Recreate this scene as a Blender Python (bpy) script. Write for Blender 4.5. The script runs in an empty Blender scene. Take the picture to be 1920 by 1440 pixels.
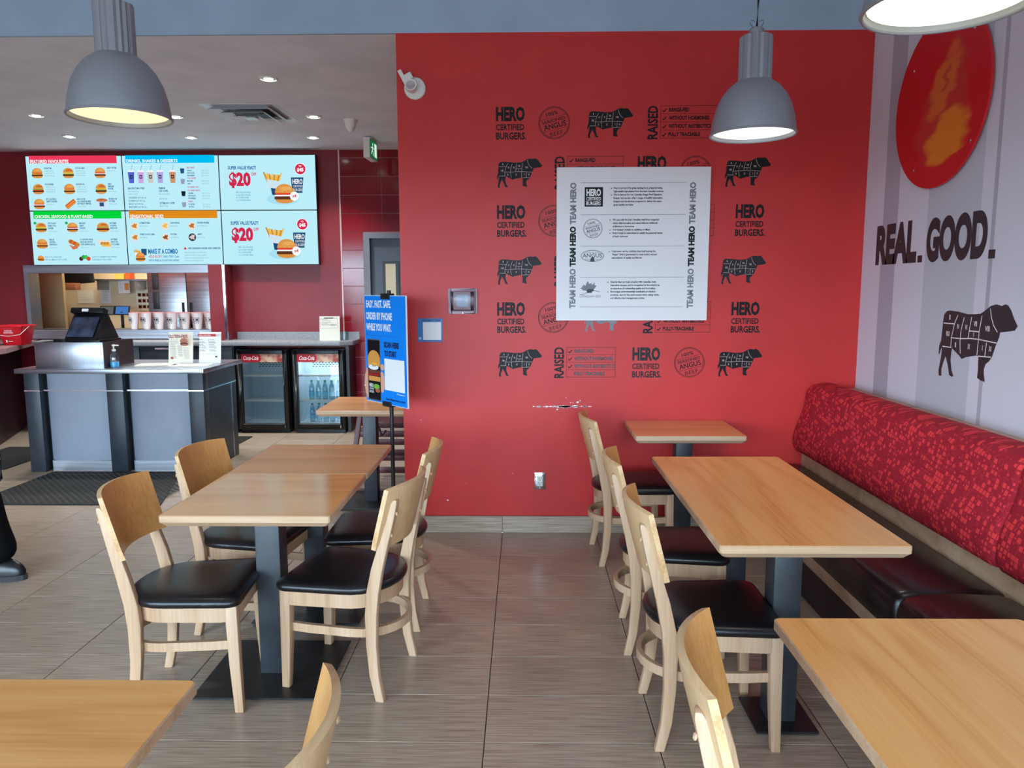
import bpy, bmesh, math, random
from mathutils import Vector, Matrix
from mathutils.geometry import tessellate_polygon
random.seed(7)
R = math.radians
scene = bpy.context.scene
col = scene.collection

# ------------------------------------------------------------------ camera
CAM_H = 1.5826
FPX = 1390.75
def setup_camera(pitch=.1278, yaw=.0158, roll=-.0024):
    f = Vector((-math.sin(yaw)*math.cos(pitch), math.cos(yaw)*math.cos(pitch), -math.sin(pitch)))
    r0 = Vector((math.cos(yaw), math.sin(yaw), 0)); u0 = r0.cross(f)
    rr = r0*math.cos(roll) + u0*math.sin(roll); uu = u0*math.cos(roll) - r0*math.sin(roll)
    cam = bpy.data.cameras.new('camera'); o = bpy.data.objects.new('camera', cam); col.objects.link(o)
    cam.sensor_fit = 'HORIZONTAL'; cam.sensor_width = 36; cam.lens = FPX/1920*36; cam.clip_start = .05
    m = Matrix((rr, uu, -f)).transposed().to_4x4(); m.translation = (0, 0, CAM_H)
    o.matrix_world = m
    scene.camera = o
setup_camera()

# ------------------------------------------------------------------ world, daylight, exposure
vs = scene.view_settings
vs.view_transform = 'Standard'; vs.look = 'None'; vs.exposure = 1.1; vs.gamma = 1.0; vs.use_curve_mapping = False
w = bpy.data.worlds.new('sky'); scene.world = w; w.use_nodes = True
def overcast(sky, ground, strength):
    # even overcast sky above the horizon, grey parking lot below it
    t = w.node_tree; n = t.nodes; l = t.links
    tc = n.new('ShaderNodeTexCoord'); sp = n.new('ShaderNodeSeparateXYZ'); mr = n.new('ShaderNodeMapRange'); mx = n.new('ShaderNodeMix'); mx.data_type = 'RGBA'
    l.new(tc.outputs['Generated'], sp.inputs[0]); l.new(sp.outputs['Z'], mr.inputs['Value']); mr.inputs['From Min'].default_value = -.02; mr.inputs['From Max'].default_value = .02
    l.new(mr.outputs[0], mx.inputs['Factor']); mx.inputs['A'].default_value = ground; mx.inputs['B'].default_value = sky
    l.new(mx.outputs['Result'], n['Background'].inputs[0]); n['Background'].inputs[1].default_value = strength
overcast((.73, .87, 1.0, 1), (.16, .16, .165, 1), 16.5)

def area(name, loc, size, rot, power, color, spread=180):
    l = bpy.data.lights.new(name, 'AREA'); l.shape = 'RECTANGLE'; l.size, l.size_y = size
    l.energy = power; l.color = color; l.spread = R(spread)
    o = bpy.data.objects.new(name, l); col.objects.link(o); o.location = loc; o.rotation_euler = rot
    return o
FRONT_Y = -2.4
WZ0, WZ1 = .1, 2.5
WIN = [(-8.1, -6.4), (-6.2, -3.7), (-3.45, -.95), (-.7, 1.8)]          # daylight through the storefront windows behind the viewer; leftmost added to brighten rear left
for a, b in WIN:
    area('window_daylight', ((a+b)/2, FRONT_Y+.12, (WZ0+WZ1)/2), (b-a-.1, WZ1-WZ0-.1), (R(90), 0, 0), 1, (1, 1, 1)).data.cycles.is_portal = True

# ------------------------------------------------------------------ helpers
EX = 2**vs.exposure
def lin(c):
    if isinstance(c, str):
        c = tuple(int(c[i:i+2], 16) for i in (0, 2, 4))
    return tuple((x/255/12.92 if x/255 <= .04045 else ((x/255+.055)/1.055)**2.4) for x in c) + (1,)

def mat(name, c, rough=.5, metal=0., spec=.5, emit=None, es=0., coat=0., trans=0., ior=1.45):
    m = bpy.data.materials.new(name); m.use_nodes = True
    b = m.node_tree.nodes['Principled BSDF']
    b.inputs['Base Color'].default_value = lin(c); b.inputs['Roughness'].default_value = rough
    b.inputs['Metallic'].default_value = metal; b.inputs['Specular IOR Level'].default_value = spec
    b.inputs['Coat Weight'].default_value = coat; b.inputs['Coat Roughness'].default_value = .12
    b.inputs['Transmission Weight'].default_value = trans; b.inputs['IOR'].default_value = ior
    if emit is not None:
        b.inputs['Emission Color'].default_value = lin(emit); b.inputs['Emission Strength'].default_value = es
    return m

def nt(m):
    t = m.node_tree
    return t, t.nodes, t.links, t.nodes['Principled BSDF']
def ramp(nodes, stops, interp='LINEAR'):
    r = nodes.new('ShaderNodeValToRGB'); e = r.color_ramp.elements; r.color_ramp.interpolation = interp
    while len(e) > 1: e.remove(e[-1])
    e[0].position = stops[0][0]; e[0].color = lin(stops[0][1])
    for p, c in stops[1:]:
        k = e.new(p); k.color = lin(c)
    return r
def coords(t, scale=(1, 1, 1), rot=(0, 0, 0)):
    tc = t.nodes.new('ShaderNodeTexCoord'); mp = t.nodes.new('ShaderNodeMapping')
    mp.inputs['Scale'].default_value = scale; mp.inputs['Rotation'].default_value = rot
    t.links.new(tc.outputs['Object'], mp.inputs['Vector']); return mp.outputs['Vector']

def noisy(name, c1, c2, scale=(1, 1, 1), nscale=5, detail=4, rough=.5, bump=0., lo=.35, hi=.65, **k):
    m = mat(name, c1, rough, **k); t, n, l, b = nt(m)
    v = coords(t, scale); x = n.new('ShaderNodeTexNoise'); x.inputs['Scale'].default_value = nscale; x.inputs['Detail'].default_value = detail
    l.new(v, x.inputs['Vector']); r = ramp(n, [(lo, c1), (hi, c2)]); l.new(x.outputs['Fac'], r.inputs['Fac']); l.new(r.outputs['Color'], b.inputs['Base Color'])
    if bump:
        bp = n.new('ShaderNodeBump'); bp.inputs['Strength'].default_value = bump; bp.inputs['Distance'].default_value = .002
        l.new(x.outputs['Fac'], bp.inputs['Height']); l.new(bp.outputs['Normal'], b.inputs['Normal'])
    return m

def wood(name, dark, mid, light, along='x', rough=.35, rings=2.2, fine=60, spec=.4, coat=0.):
    m = mat(name, mid, rough, spec=spec, coat=coat); t, n, l, b = nt(m)
    s = {'x': (.12, 1, 1), 'y': (1, .12, 1), 'z': (1, 1, .12)}[along]
    v = coords(t, s)
    a = n.new('ShaderNodeTexNoise'); a.inputs['Scale'].default_value = rings; a.inputs['Detail'].default_value = 3; a.inputs['Distortion'].default_value = .6
    l.new(v, a.inputs['Vector'])
    mu = n.new('ShaderNodeMath'); mu.operation = 'MULTIPLY'; mu.inputs[1].default_value = 14; l.new(a.outputs['Fac'], mu.inputs[0])
    fr = n.new('ShaderNodeMath'); fr.operation = 'PINGPONG'; fr.inputs[1].default_value = 1; l.new(mu.outputs[0], fr.inputs[0])
    s2 = {'x': (.03, 1, 1), 'y': (1, .03, 1), 'z': (1, 1, .03)}[along]
    v2 = coords(t, s2)
    g = n.new('ShaderNodeTexNoise'); g.inputs['Scale'].default_value = fine*2; g.inputs['Detail'].default_value = 4; l.new(v2, g.inputs['Vector'])
    mx = n.new('ShaderNodeMath'); mx.operation = 'MULTIPLY_ADD'; mx.inputs[1].default_value = .38; l.new(fr.outputs[0], mx.inputs[0]); 
    g2 = n.new('ShaderNodeMath'); g2.operation = 'MULTIPLY'; g2.inputs[1].default_value = .72; l.new(g.outputs['Fac'], g2.inputs[0]); l.new(g2.outputs[0], mx.inputs[2])
    r = ramp(n, [(.22, dark), (.5, mid), (.8, light)]); l.new(mx.outputs[0], r.inputs['Fac']); l.new(r.outputs['Color'], b.inputs['Base Color'])
    bp = n.new('ShaderNodeBump'); bp.inputs['Strength'].default_value = .12; bp.inputs['Distance'].default_value = .001
    l.new(g.outputs['Fac'], bp.inputs['Height']); l.new(bp.outputs['Normal'], b.inputs['Normal'])
    return m

def glass(name, tint=(255, 255, 255), gloss=.1, rough=.02):
    m = bpy.data.materials.new(name); m.use_nodes = True; t = m.node_tree; n = t.nodes; n.clear()
    o = n.new('ShaderNodeOutputMaterial'); mx = n.new('ShaderNodeMixShader'); tr = n.new('ShaderNodeBsdfTransparent'); gl = n.new('ShaderNodeBsdfGlossy')
    tr.inputs[0].default_value = lin(tint); gl.inputs['Roughness'].default_value = rough; mx.inputs[0].default_value = gloss
    t.links.new(tr.outputs[0], mx.inputs[1]); t.links.new(gl.outputs[0], mx.inputs[2]); t.links.new(mx.outputs[0], o.inputs[0])
    return m

def tag(o, label=None, cat=None, group=None, kind=None):
    if label: o['label'] = label
    if cat: o['category'] = cat
    if group: o['group'] = group
    if kind: o['kind'] = kind
    return o
def empty(name, loc=(0, 0, 0), rz=0, label=None, cat=None, group=None):
    o = bpy.data.objects.new(name, None); col.objects.link(o); o.location = loc; o.rotation_euler = (0, 0, rz); o.empty_display_size = .1
    return tag(o, label, cat, group)
def copy_tree(o, parent=None):
    c = o.copy(); col.objects.link(c); c.parent = parent
    for ch in list(o.children): copy_tree(ch, c)
    return c

class MB:
    """collects faces; build() links them as one mesh object"""
    def __init__(s): s.v = []; s.f = []; s.m = []
    def add(s, vs_, fs, mi=0, M=None):
        k = len(s.v)
        s.v += [tuple(M @ Vector(p)) if M else tuple(p) for p in vs_]
        for f in fs: s.f.append([i+k for i in f]); s.m.append(mi)
        return s
    def box(s, x0, x1, y0, y1, z0, z1, mi=0, M=None):
        return s.add([(x0,y0,z0),(x1,y0,z0),(x1,y1,z0),(x0,y1,z0),(x0,y0,z1),(x1,y0,z1),(x1,y1,z1),(x0,y1,z1)],
              [(0,3,2,1),(4,5,6,7),(0,1,5,4),(1,2,6,5),(2,3,7,6),(3,0,4,7)], mi, M)
    def prism(s, poly, a, b, axis='z', mi=0, M=None):
        n = len(poly)
        fn = {'z': lambda p, h: (p[0], p[1], h), 'y': lambda p, h: (p[0], h, p[1]), 'x': lambda p, h: (h, p[0], p[1])}[axis]
        vv = [fn(p, a) for p in poly] + [fn(p, b) for p in poly]
        tri = tessellate_polygon([[Vector((p[0], p[1], 0)) for p in poly]])
        fs = [tuple(t) for t in tri] + [tuple(i+n for i in reversed(t)) for t in tri] + [(i, (i+1) % n, (i+1) % n+n, i+n) for i in range(n)]
        return s.add(vv, fs, mi, M)
    def lathe(s, prof, n=24, mi=0, M=None, cap=True):
        vv = []; fs = []
        for r, z in prof:
            vv += [(r*math.cos(2*math.pi*i/n), r*math.sin(2*math.pi*i/n), z) for i in range(n)]
        for j in range(len(prof)-1):
            fs += [(j*n+i, j*n+(i+1) % n, (j+1)*n+(i+1) % n, (j+1)*n+i) for i in range(n)]
        if cap:
            fs.append(tuple(reversed(range(n)))); k = (len(prof)-1)*n; fs.append(tuple(range(k, k+n)))
        return s.add(vv, fs, mi, M)
    def sweep(s, path, prof, mi=0, M=None, closed=False, up=(0, 0, 1), cap=True):
        """prof: [(side,up)] offsets"""
        P = [Vector(p) for p in path]; n = len(P); k = len(prof); vv = []; fs = []; up = Vector(up)
        for i, p in enumerate(P):
            a = P[(i-1) % n] if (closed or i) else p; b = P[(i+1) % n] if (closed or i < n-1) else p
            t = (b-a).normalized(); sd = t.cross(up)
            if sd.length < 1e-5: sd = t.cross(Vector((1, 0, 0)))
            sd.normalize(); u = sd.cross(t)
            vv += [tuple(p + sd*q[0] + u*q[1]) for q in prof]
        for i in range(n if closed else n-1):
            j = (i+1) % n
            fs += [(i*k+q, i*k+(q+1) % k, j*k+(q+1) % k, j*k+q) for q in range(k)]
        if cap and not closed:
            fs.append(tuple(reversed(range(k)))); fs.append(tuple(range((n-1)*k, n*k)))
        return s.add(vv, fs, mi, M)
    def tube(s, path, r, n=8, mi=0, M=None, closed=False, up=(0, 0, 1)):
        return s.sweep(path, [(r*math.cos(2*math.pi*i/n), r*math.sin(2*math.pi*i/n)) for i in range(n)], mi, M, closed, up)
    def loft(s, rings, mi=0, M=None, cap=True):
        k = len(rings[0]); vv = [p for r in rings for p in r]; fs = []
        for j in range(len(rings)-1):
            fs += [(j*k+i, j*k+(i+1) % k, (j+1)*k+(i+1) % k, (j+1)*k+i) for i in range(k)]
        if cap:
            fs.append(tuple(reversed(range(k)))); fs.append(tuple(range((len(rings)-1)*k, len(rings)*k)))
        return s.add(vv, fs, mi, M)
    def build(s, name, mats, parent=None, loc=None, rot=None, smooth=False, bevel=0., seg=2, ang=35, sub=0):
        me = bpy.data.meshes.new(name); me.from_pydata(s.v, [], s.f)
        if not isinstance(mats, (list, tuple)): mats = [mats]
        for m in mats: me.materials.append(m)
        me.polygons.foreach_set('material_index', s.m)
        bm = bmesh.new(); bm.from_mesh(me)
        bmesh.ops.remove_doubles(bm, verts=bm.verts, dist=1e-6)
        bmesh.ops.recalc_face_normals(bm, faces=bm.faces)
        if bevel:
            ed = [e for e in bm.edges if len(e.link_faces) == 2 and e.calc_face_angle(0) > R(30)]
            bmesh.ops.bevel(bm, geom=ed, offset=bevel, segments=seg, affect='EDGES', profile=.5, clamp_overlap=True)
        bm.to_mesh(me); bm.free()
        if smooth or bevel:
            me.shade_smooth(); me.set_sharp_from_angle(angle=R(ang))
        o = bpy.data.objects.new(name, me); col.objects.link(o)
        if loc: o.location = loc
        if rot: o.rotation_euler = rot
        if parent: o.parent = parent
        if sub:
            md = o.modifiers.new('sub', 'SUBSURF'); md.levels = md.render_levels = sub
        return o
def TR(x=0, y=0, z=0, rx=0, ry=0, rz=0):
    return Matrix.Translation((x, y, z)) @ Matrix.Rotation(rz, 4, 'Z') @ Matrix.Rotation(ry, 4, 'Y') @ Matrix.Rotation(rx, 4, 'X')

# ---- flat print: lettering and drawings on a plane, metres from the lower left corner (x right, y up)
_tc = {}
def glyphs(s, bold, shear, res):
    k = (s, bold, shear, res)
    if k not in _tc:
        c = bpy.data.curves.new('lettering', 'FONT'); c.body = s; c.resolution_u = res; c.offset = bold; c.shear = shear; c.align_x = 'LEFT'
        o = bpy.data.objects.new('lettering', c); me = bpy.data.meshes.new_from_object(o)
        V = [(v.co.x, v.co.y) for v in me.vertices]; F = [tuple(p.vertices) for p in me.polygons]
        bpy.data.objects.remove(o); bpy.data.curves.remove(c); bpy.data.meshes.remove(me)
        xs = [p[0] for p in V] or [0, 1]; ys = [p[1] for p in V] or [0, 1]
        _tc[k] = (V, F, min(xs), max(xs), min(ys), max(ys))
    return _tc[k]
class Print:
    def __init__(s, O, U, V):
        s.O = Vector(O); s.U = Vector(U).normalized(); s.V = Vector(V).normalized(); s.N = s.U.cross(s.V)
        s.mb = MB(); s.mats = []; s.h = .0006
    def mi(s, m):
        if m not in s.mats: s.mats.append(m)
        return s.mats.index(m)
    def up(s, d=.0003): s.h += d; return s
    def P(s, p): return s.O + s.U*p[0] + s.V*p[1] + s.N*s.h
    def raw(s, pts, faces, m): s.mb.add([s.P(p) for p in pts], faces, s.mi(m))
    def poly(s, pts, m): s.raw(pts, [tuple(t) for t in tessellate_polygon([[Vector((p[0], p[1], 0)) for p in pts]])], m)
    def rect(s, x0, y0, x1, y1, m): s.raw([(x0,y0),(x1,y0),(x1,y1),(x0,y1)], [(0,1,2,3)], m)
    def frame(s, x0, y0, x1, y1, t, m):
        s.rect(x0,y0,x1,y0+t,m); s.rect(x0,y1-t,x1,y1,m); s.rect(x0,y0+t,x0+t,y1-t,m); s.rect(x1-t,y0+t,x1,y1-t,m)
    def ell(s, cx, cy, rx, ry, m, n=18, a0=0, a1=360, rot=0):
        c, d = math.cos(R(rot)), math.sin(R(rot)); pts = []
        k = n if a1-a0 >= 360 else n+1
        for i in range(k):
            a = R(a0+(a1-a0)*i/n); x, y = rx*math.cos(a), ry*math.sin(a); pts.append((cx+x*c-y*d, cy+x*d+y*c))
        s.poly(pts, m)
    def ring(s, cx, cy, r, t, m, n=40, ry=None):
        q = (ry or r)/r; pts = []
        for i in range(n):
            a = 2*math.pi*i/n
            pts += [(cx+r*math.cos(a), cy+r*q*math.sin(a)), (cx+(r-t)*math.cos(a), cy+(r*q-t)*math.sin(a))]
        s.raw(pts, [(2*i, (2*i+2) % (2*n), (2*i+3) % (2*n), 2*i+1) for i in range(n)], m)
    def line(s, pts, wd, m):
        for (x0, y0), (x1, y1) in zip(pts, pts[1:]):
            L = math.hypot(x1-x0, y1-y0) or 1; nx, ny = -(y1-y0)/L*wd/2, (x1-x0)/L*wd/2
            s.raw([(x0+nx,y0+ny),(x0-nx,y0-ny),(x1-nx,y1-ny),(x1+nx,y1+ny)], [(0,1,2,3)], m)
    def text(s, t, x0, y0, x1, y1, m, bold=.0, rot=0, shear=0, res=2):
        V, F, a, b, c, d = glyphs(t, bold, shear, res)
        W, H = (b-a) or 1, (d-c) or 1; out = []
        for x, y in V:
            u, v = (x-a)/W, (y-c)/H
            out.append((x0+u*(x1-x0), y0+v*(y1-y0)) if rot == 0 else (x1-v*(x1-x0), y0+u*(y1-y0)))
        s.raw(out, F, m)
    def para(s, t, x, y, h, m, cond=.8, bold=.0, xmax=None, res=1):
        """one line from x, baseline y, capital height h"""
        V, F, a, b, c, d = glyphs(t, bold, 0, res); k = h/.7
        q = k*cond
        if xmax and (b-a)*q > xmax-x: q = (xmax-x)/(b-a)
        s.raw([(x+(p[0]-a)*q, y+p[1]*k) for p in V], F, m)
    def trot(s, t, cx, cy, wd, ht, ang, m, bold=0.):
        V, F, a, b, c, d = glyphs(t, bold, 0, 2); W, H = b-a, d-c; C, S = math.cos(R(ang)), math.sin(R(ang)); out = []
        for x, y in V:
            u, v = ((x-a)/W-.5)*wd, ((y-c)/H-.5)*ht; out.append((cx+u*C-v*S, cy+u*S+v*C))
        s.raw(out, F, m)
    def build(s, name, parent=None):
        me = bpy.data.meshes.new(name); me.from_pydata(s.mb.v, [], s.mb.f)
        for m in s.mats: me.materials.append(m)
        me.polygons.foreach_set('material_index', s.mb.m)
        o = bpy.data.objects.new(name, me); col.objects.link(o)
        if parent: o.parent = parent
        return o
# ------------------------------------------------------------------ materials
def paint(name, c, rough=.6, spec=.25, amt=.04):
    c2 = tuple(max(0, min(255, int(x*(1-amt)))) for x in c)
    return noisy(name, c, c2, nscale=3, rough=rough, spec=spec)
RED = paint('red_wall_paint', (198, 48, 46), .42, .4)
DRED = paint('dark_red_paint', (134, 34, 43), .38, .45)
GREYW = paint('pale_grey_wall', (196, 198, 206), .6)
WHITEW = paint('white_paint', (214, 214, 216), .7)
CEIL = paint('ceiling_paint', (230, 230, 236), .8, .1)
CEILB = paint('blue_grey_bulkhead_paint', (162, 184, 204), .8, .1)
CREAM = paint('cream_paint', (206, 196, 172), .7)
TAN = paint('tan_panel', (170, 148, 108), .6)
KWALL = paint('kitchen_cream_wall', (222, 204, 170), .6)
BLACK = mat('print_black', (14, 14, 16), .5, spec=.3)
SOFTBLACK = mat('print_worn_black', (38, 34, 38), .5, spec=.3)
GREYP = mat('print_grey', (120, 122, 128), .5)
DGREYP = mat('print_dark_grey', (64, 65, 70), .5)
WHITEP = mat('print_white', (232, 232, 232), .5)
PINKLINE = mat('print_pale_line', (200, 170, 168), .5)
POSTERW = mat('poster_board', (226, 222, 222), .45)
STEEL = noisy('brushed_steel', (172, 174, 178), (162, 164, 170), (1, 1, .02), 40, 2, .3, metal=1.)
STEELX = noisy('brushed_steel_flat', (190, 194, 200), (160, 164, 172), (.02, 1, 1), 40, 2, .32, metal=1.)
CHROME = mat('chrome', (215, 215, 220), .12, 1.)
GALV = mat('satin_aluminium', (168, 172, 178), .33, 1.)
LAMPG = mat('silver_lamp_paint', (150, 155, 162), .42, .35, spec=.5)
DKMETAL = noisy('dark_grey_metal', (50, 53, 58), (45, 48, 52), nscale=20, rough=.42, spec=.5)
BLKMETAL = noisy('black_metal_plate', (22, 22, 24), (34, 33, 34), nscale=12, rough=.42, spec=.5)
BLKPL = mat('black_plastic', (16, 17, 20), .35)
DKLAM = noisy('charcoal_laminate', (44, 50, 58), (38, 43, 50), nscale=8, rough=.4)
DKMAR = noisy('dark_brown_laminate', (46, 30, 34), (38, 26, 30), nscale=8, rough=.45)
WHPL = mat('white_plastic', (226, 224, 216), .4)
GREYTOP = noisy('grey_worktop', (150, 152, 156), (132, 134, 138), nscale=60, rough=.35)
TOPWOOD = wood('oak_table_laminate', (208, 140, 74), (226, 160, 90), (234, 170, 102), 'x', .13, spec=.55)
TOPWOODY = wood('oak_table_laminate_lengthwise', (214, 148, 80), (232, 166, 96), (238, 176, 108), 'y', .24, spec=.5)
TOPWOODD = wood('brown_table_laminate', (184, 122, 68), (206, 144, 84), (216, 156, 96), 'x', .3)
EDGEWOOD = wood('pale_edge_band', (170, 134, 100), (190, 154, 122), (200, 168, 138), 'x', .4)
BEECH = wood('pale_beech', (166, 128, 96), (186, 149, 117), (198, 164, 134), 'z', .38, rings=1.2)
PLY = wood('honey_plywood', (186, 126, 68), (206, 146, 84), (216, 160, 100), 'z', .33, rings=1.0)
BEECHB = wood('tan_beech_back', (184, 142, 98), (202, 162, 118), (212, 176, 134), 'z', .4, rings=1.0)
PLYEDGE = wood('plywood_edge', (176, 130, 82), (202, 160, 114), (216, 180, 138), 'y', .45)
VINYL = noisy('black_vinyl', (17, 16, 18), (24, 22, 24), nscale=90, rough=.3, bump=.15, spec=.55)
VINYLM = noisy('oxblood_black_vinyl', (24, 17, 18), (34, 22, 24), nscale=70, rough=.27, bump=.12, spec=.6)
MAROON = wood('maroon_wood', (62, 26, 32), (88, 40, 46), (104, 54, 58), 'z', .4)
RUBBER = noisy('ribbed_rubber', (28, 26, 24), (38, 36, 33), nscale=40, rough=.8)
TILEG = mat('tile_grout', (52, 46, 42), .9)
REDTILE = noisy('red_glazed_tile', (142, 20, 34), (120, 16, 28), nscale=2.5, rough=.12, spec=.6)
PGROUT = mat('pale_grout', (206, 150, 150), .8)
DOORG = noisy('grey_door_paint', (84, 92, 104), (76, 84, 96), nscale=4, rough=.45)
FRAMEG = mat('grey_door_frame', (120, 126, 136), .45)
PAPER = mat('paper', (226, 222, 206), .7)
PAPERW = mat('white_paper', (228, 230, 232), .6)
CARTON = mat('brown_carton', (150, 92, 66), .8)
REDPL = mat('red_plastic', (212, 20, 36), .35)
CLEAR = glass('clear_plastic', (236, 246, 250), .12)
PANE = glass('clear_glass', (225, 232, 236), .07)
LAMPIN = mat('lamp_reflector', (240, 236, 226), .5)

def tile_mat():
    m = mat('grey_brown_floor_tile', (140, 128, 116), .28, spec=.5); t, n, l, b = nt(m)
    v = coords(t, (.035, 1, 1)); x = n.new('ShaderNodeTexNoise'); x.inputs['Scale'].default_value = 150; x.inputs['Detail'].default_value = 3; l.new(v, x.inputs['Vector'])
    oi = n.new('ShaderNodeObjectInfo'); ad = n.new('ShaderNodeVectorMath'); ad.operation = 'ADD'
    l.new(v, ad.inputs[0]); l.new(oi.outputs['Location'], ad.inputs[1]); l.new(ad.outputs[0], x.inputs['Vector'])
    r = ramp(n, [(.28, (130, 112, 96)), (.5, (166, 147, 128)), (.72, (184, 166, 147))]); l.new(x.outputs['Fac'], r.inputs['Fac'])
    hs = n.new('ShaderNodeHueSaturation'); mr = n.new('ShaderNodeMapRange'); mr.inputs['To Min'].default_value = .93; mr.inputs['To Max'].default_value = 1.06
    l.new(oi.outputs['Random'], mr.inputs['Value']); l.new(mr.outputs[0], hs.inputs['Value']); l.new(r.outputs['Color'], hs.inputs['Color']); l.new(hs.outputs['Color'], b.inputs['Base Color'])
    bp = n.new('ShaderNodeBump'); bp.inputs['Strength'].default_value = .15; bp.inputs['Distance'].default_value = .0008; l.new(x.outputs['Fac'], bp.inputs['Height']); l.new(bp.outputs['Normal'], b.inputs['Normal'])
    return m
TILE = tile_mat()
def stripe_mat():
    m = mat('striped_grey_wall', (196, 198, 206), .6, spec=.25); t, n, l, b = nt(m)
    tc = n.new('ShaderNodeTexCoord'); sp = n.new('ShaderNodeSeparateXYZ'); l.new(tc.outputs['Object'], sp.inputs[0])
    mr = n.new('ShaderNodeMapRange'); mr.inputs['From Min'].default_value = -2.5; mr.inputs['From Max'].default_value = 4.8; l.new(sp.outputs['Y'], mr.inputs['Value'])
    A, D, G = (216, 216, 226), (178, 176, 187), (194, 198, 206)
    st = [(-2.5, A), (-1.2, D), (-1.0, A), (-.4, G), (.3, A), (1.2, D), (1.4, A), (2.0, G), (2.6, A), (3.376, D), (3.43, A), (3.503, G), (3.961, A), (4.269, D), (4.43, A)]
    r = ramp(n, [((y+2.5)/7.3, c) for y, c in st], 'CONSTANT'); l.new(mr.outputs[0], r.inputs['Fac']); l.new(r.outputs['Color'], b.inputs['Base Color'])
    return m
STRIPE = stripe_mat()
def fabric_mat():
    m = mat('red_square_weave', (150, 30, 40), .75, spec=.2); t, n, l, b = nt(m)
    tc = n.new('ShaderNodeTexCoord'); sp = n.new('ShaderNodeSeparateXYZ'); l.new(tc.outputs['Object'], sp.inputs[0])
    def mth(op, a, c=None, d=None):
        k = n.new('ShaderNodeMath'); k.operation = op
        for i, q in enumerate((a, c, d)):
            if q is None: continue
            if isinstance(q, (int, float)): k.inputs[i].default_value = q
            else: l.new(q, k.inputs[i])
        return k.outputs[0]
    y, z = sp.outputs['Y'], sp.outputs['Z']
    masks = []
    for S, ang, seed, lo, hi in ((.0215, .12, 0, -.35, .62), (.0098, .12, 9.3, -.5, .46)):
        u = mth('MULTIPLY', mth('ADD', mth('MULTIPLY', y, math.cos(ang)), mth('MULTIPLY', z, math.sin(ang))), 1/S)
        v = mth('MULTIPLY', mth('SUBTRACT', mth('MULTIPLY', z, math.cos(ang)), mth('MULTIPLY', y, math.sin(ang))), 1/S)
        fu, fv = mth('FLOOR', u), mth('FLOOR', v)
        cb = n.new('ShaderNodeCombineXYZ'); l.new(fu, cb.inputs[0]); l.new(fv, cb.inputs[1]); cb.inputs[2].default_value = seed
        wn = n.new('ShaderNodeTexWhiteNoise'); l.new(cb.outputs[0], wn.inputs['Vector'])
        sz = mth('MULTIPLY_ADD', wn.outputs['Value'], hi-lo, lo)
        du = mth('ABSOLUTE', mth('SUBTRACT', mth('FRACT', u), .5)); dv = mth('ABSOLUTE', mth('SUBTRACT', mth('FRACT', v), .5))
        masks.append(mth('LESS_THAN', mth('MAXIMUM', du, dv), mth('MINIMUM', sz, .43)))
    k = mth('MULTIPLY', mth('MAXIMUM', masks[0], mth('MULTIPLY', masks[1], .5)), 1)
    r = ramp(n, [(0, (160, 34, 48)), (.5, (188, 46, 56)), (1, (226, 62, 66))]); l.new(k, r.inputs['Fac']); l.new(r.outputs['Color'], b.inputs['Base Color'])
    return m
FABRIC = fabric_mat()

def emis(name, c, s=1.):
    m = bpy.data.materials.new(name); m.use_nodes = True; n = m.node_tree.nodes; n.clear()
    o = n.new('ShaderNodeOutputMaterial'); e = n.new('ShaderNodeEmission'); e.inputs[0].default_value = lin(c); e.inputs[1].default_value = s/EX      # brightness as seen, at the scene's exposure
    m.node_tree.links.new(e.outputs[0], o.inputs[0]); return m
SCR = {}
def S(c):
    """backlit screen colour"""
    if c not in SCR: SCR[c] = emis('screen_%02x%02x%02x' % c, c, .98)
    return SCR[c]

# ------------------------------------------------------------------ setting
XR, YW, ZT, XL = 2.1023, 4.6962, 3.113, -.7716       # right wall, red wall, red wall top, red wall's free end
YB = 8.45                                              # rear wall
XW = -8.3                                              # left wall
HC = 3.95                                              # dining room ceiling
def struct(name, mb, m, label, parent=None, **k):
    o = mb.build(name, m, parent, **k)
    if not parent: tag(o, label, kind='structure')
    return o
fl = struct('floor', MB().box(XW, XR, FRONT_Y, YW, -.1, -.004).box(XW, -.6, YW, YB, -.1, -.004), TILEG, 'grey brown tiled restaurant floor with dark grout')
# floor tiles
TWX, TWY, TX0, TY0, GAP = .61, .3075, -.1389, 4.5752, .0035
def tile_mesh(wx, wy):
    b = MB(); c = .0015
    b.loft([[(-wx/2, -wy/2, -.01), (wx/2, -wy/2, -.01), (wx/2, wy/2, -.01), (-wx/2, wy/2, -.01)],
            [(-wx/2, -wy/2, -c), (wx/2, -wy/2, -c), (wx/2, wy/2, -c), (-wx/2, wy/2, -c)],
            [(-wx/2+c, -wy/2+c, 0), (wx/2-c, -wy/2+c, 0), (wx/2-c, wy/2-c, 0), (-wx/2+c, wy/2-c, 0)]])
    return b
tiles = []
for i in range(-15, 6):
    for j in range(-14, 26):
        x0, x1 = TX0+i*TWX, TX0+(i+1)*TWX; y1 = TY0-(j-13)*TWY; y0 = y1-TWY
        x0 = max(x0, XW); x1 = min(x1, XR if y1 <= YW+.01 or y0 < YW-.05 else -.62)
        y0 = max(y0, FRONT_Y)
        if y1 > YW and x0 >= XL-.02: y1 = min(y1, YW)
        y1 = min(y1, YB)
        if x1-x0 < .03 or y1-y0 < .02: continue
        if y0 > YW-.02 and x0 > XL: continue
        tiles.append((x0, x1, y0, y1))
def inview(x, y):
    X = 982+1390*x/max(y, .3); Yp = 550+1390*1.58/max(y, .3)*.96
    return y > 1.7 and -80 < X < 2000 and Yp < 1560
near = sorted([t for t in tiles if inview((t[0]+t[1])/2, (t[2]+t[3])/2)], key=lambda t: t[2])[:300]
ns = set(near); cache = {}
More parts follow.
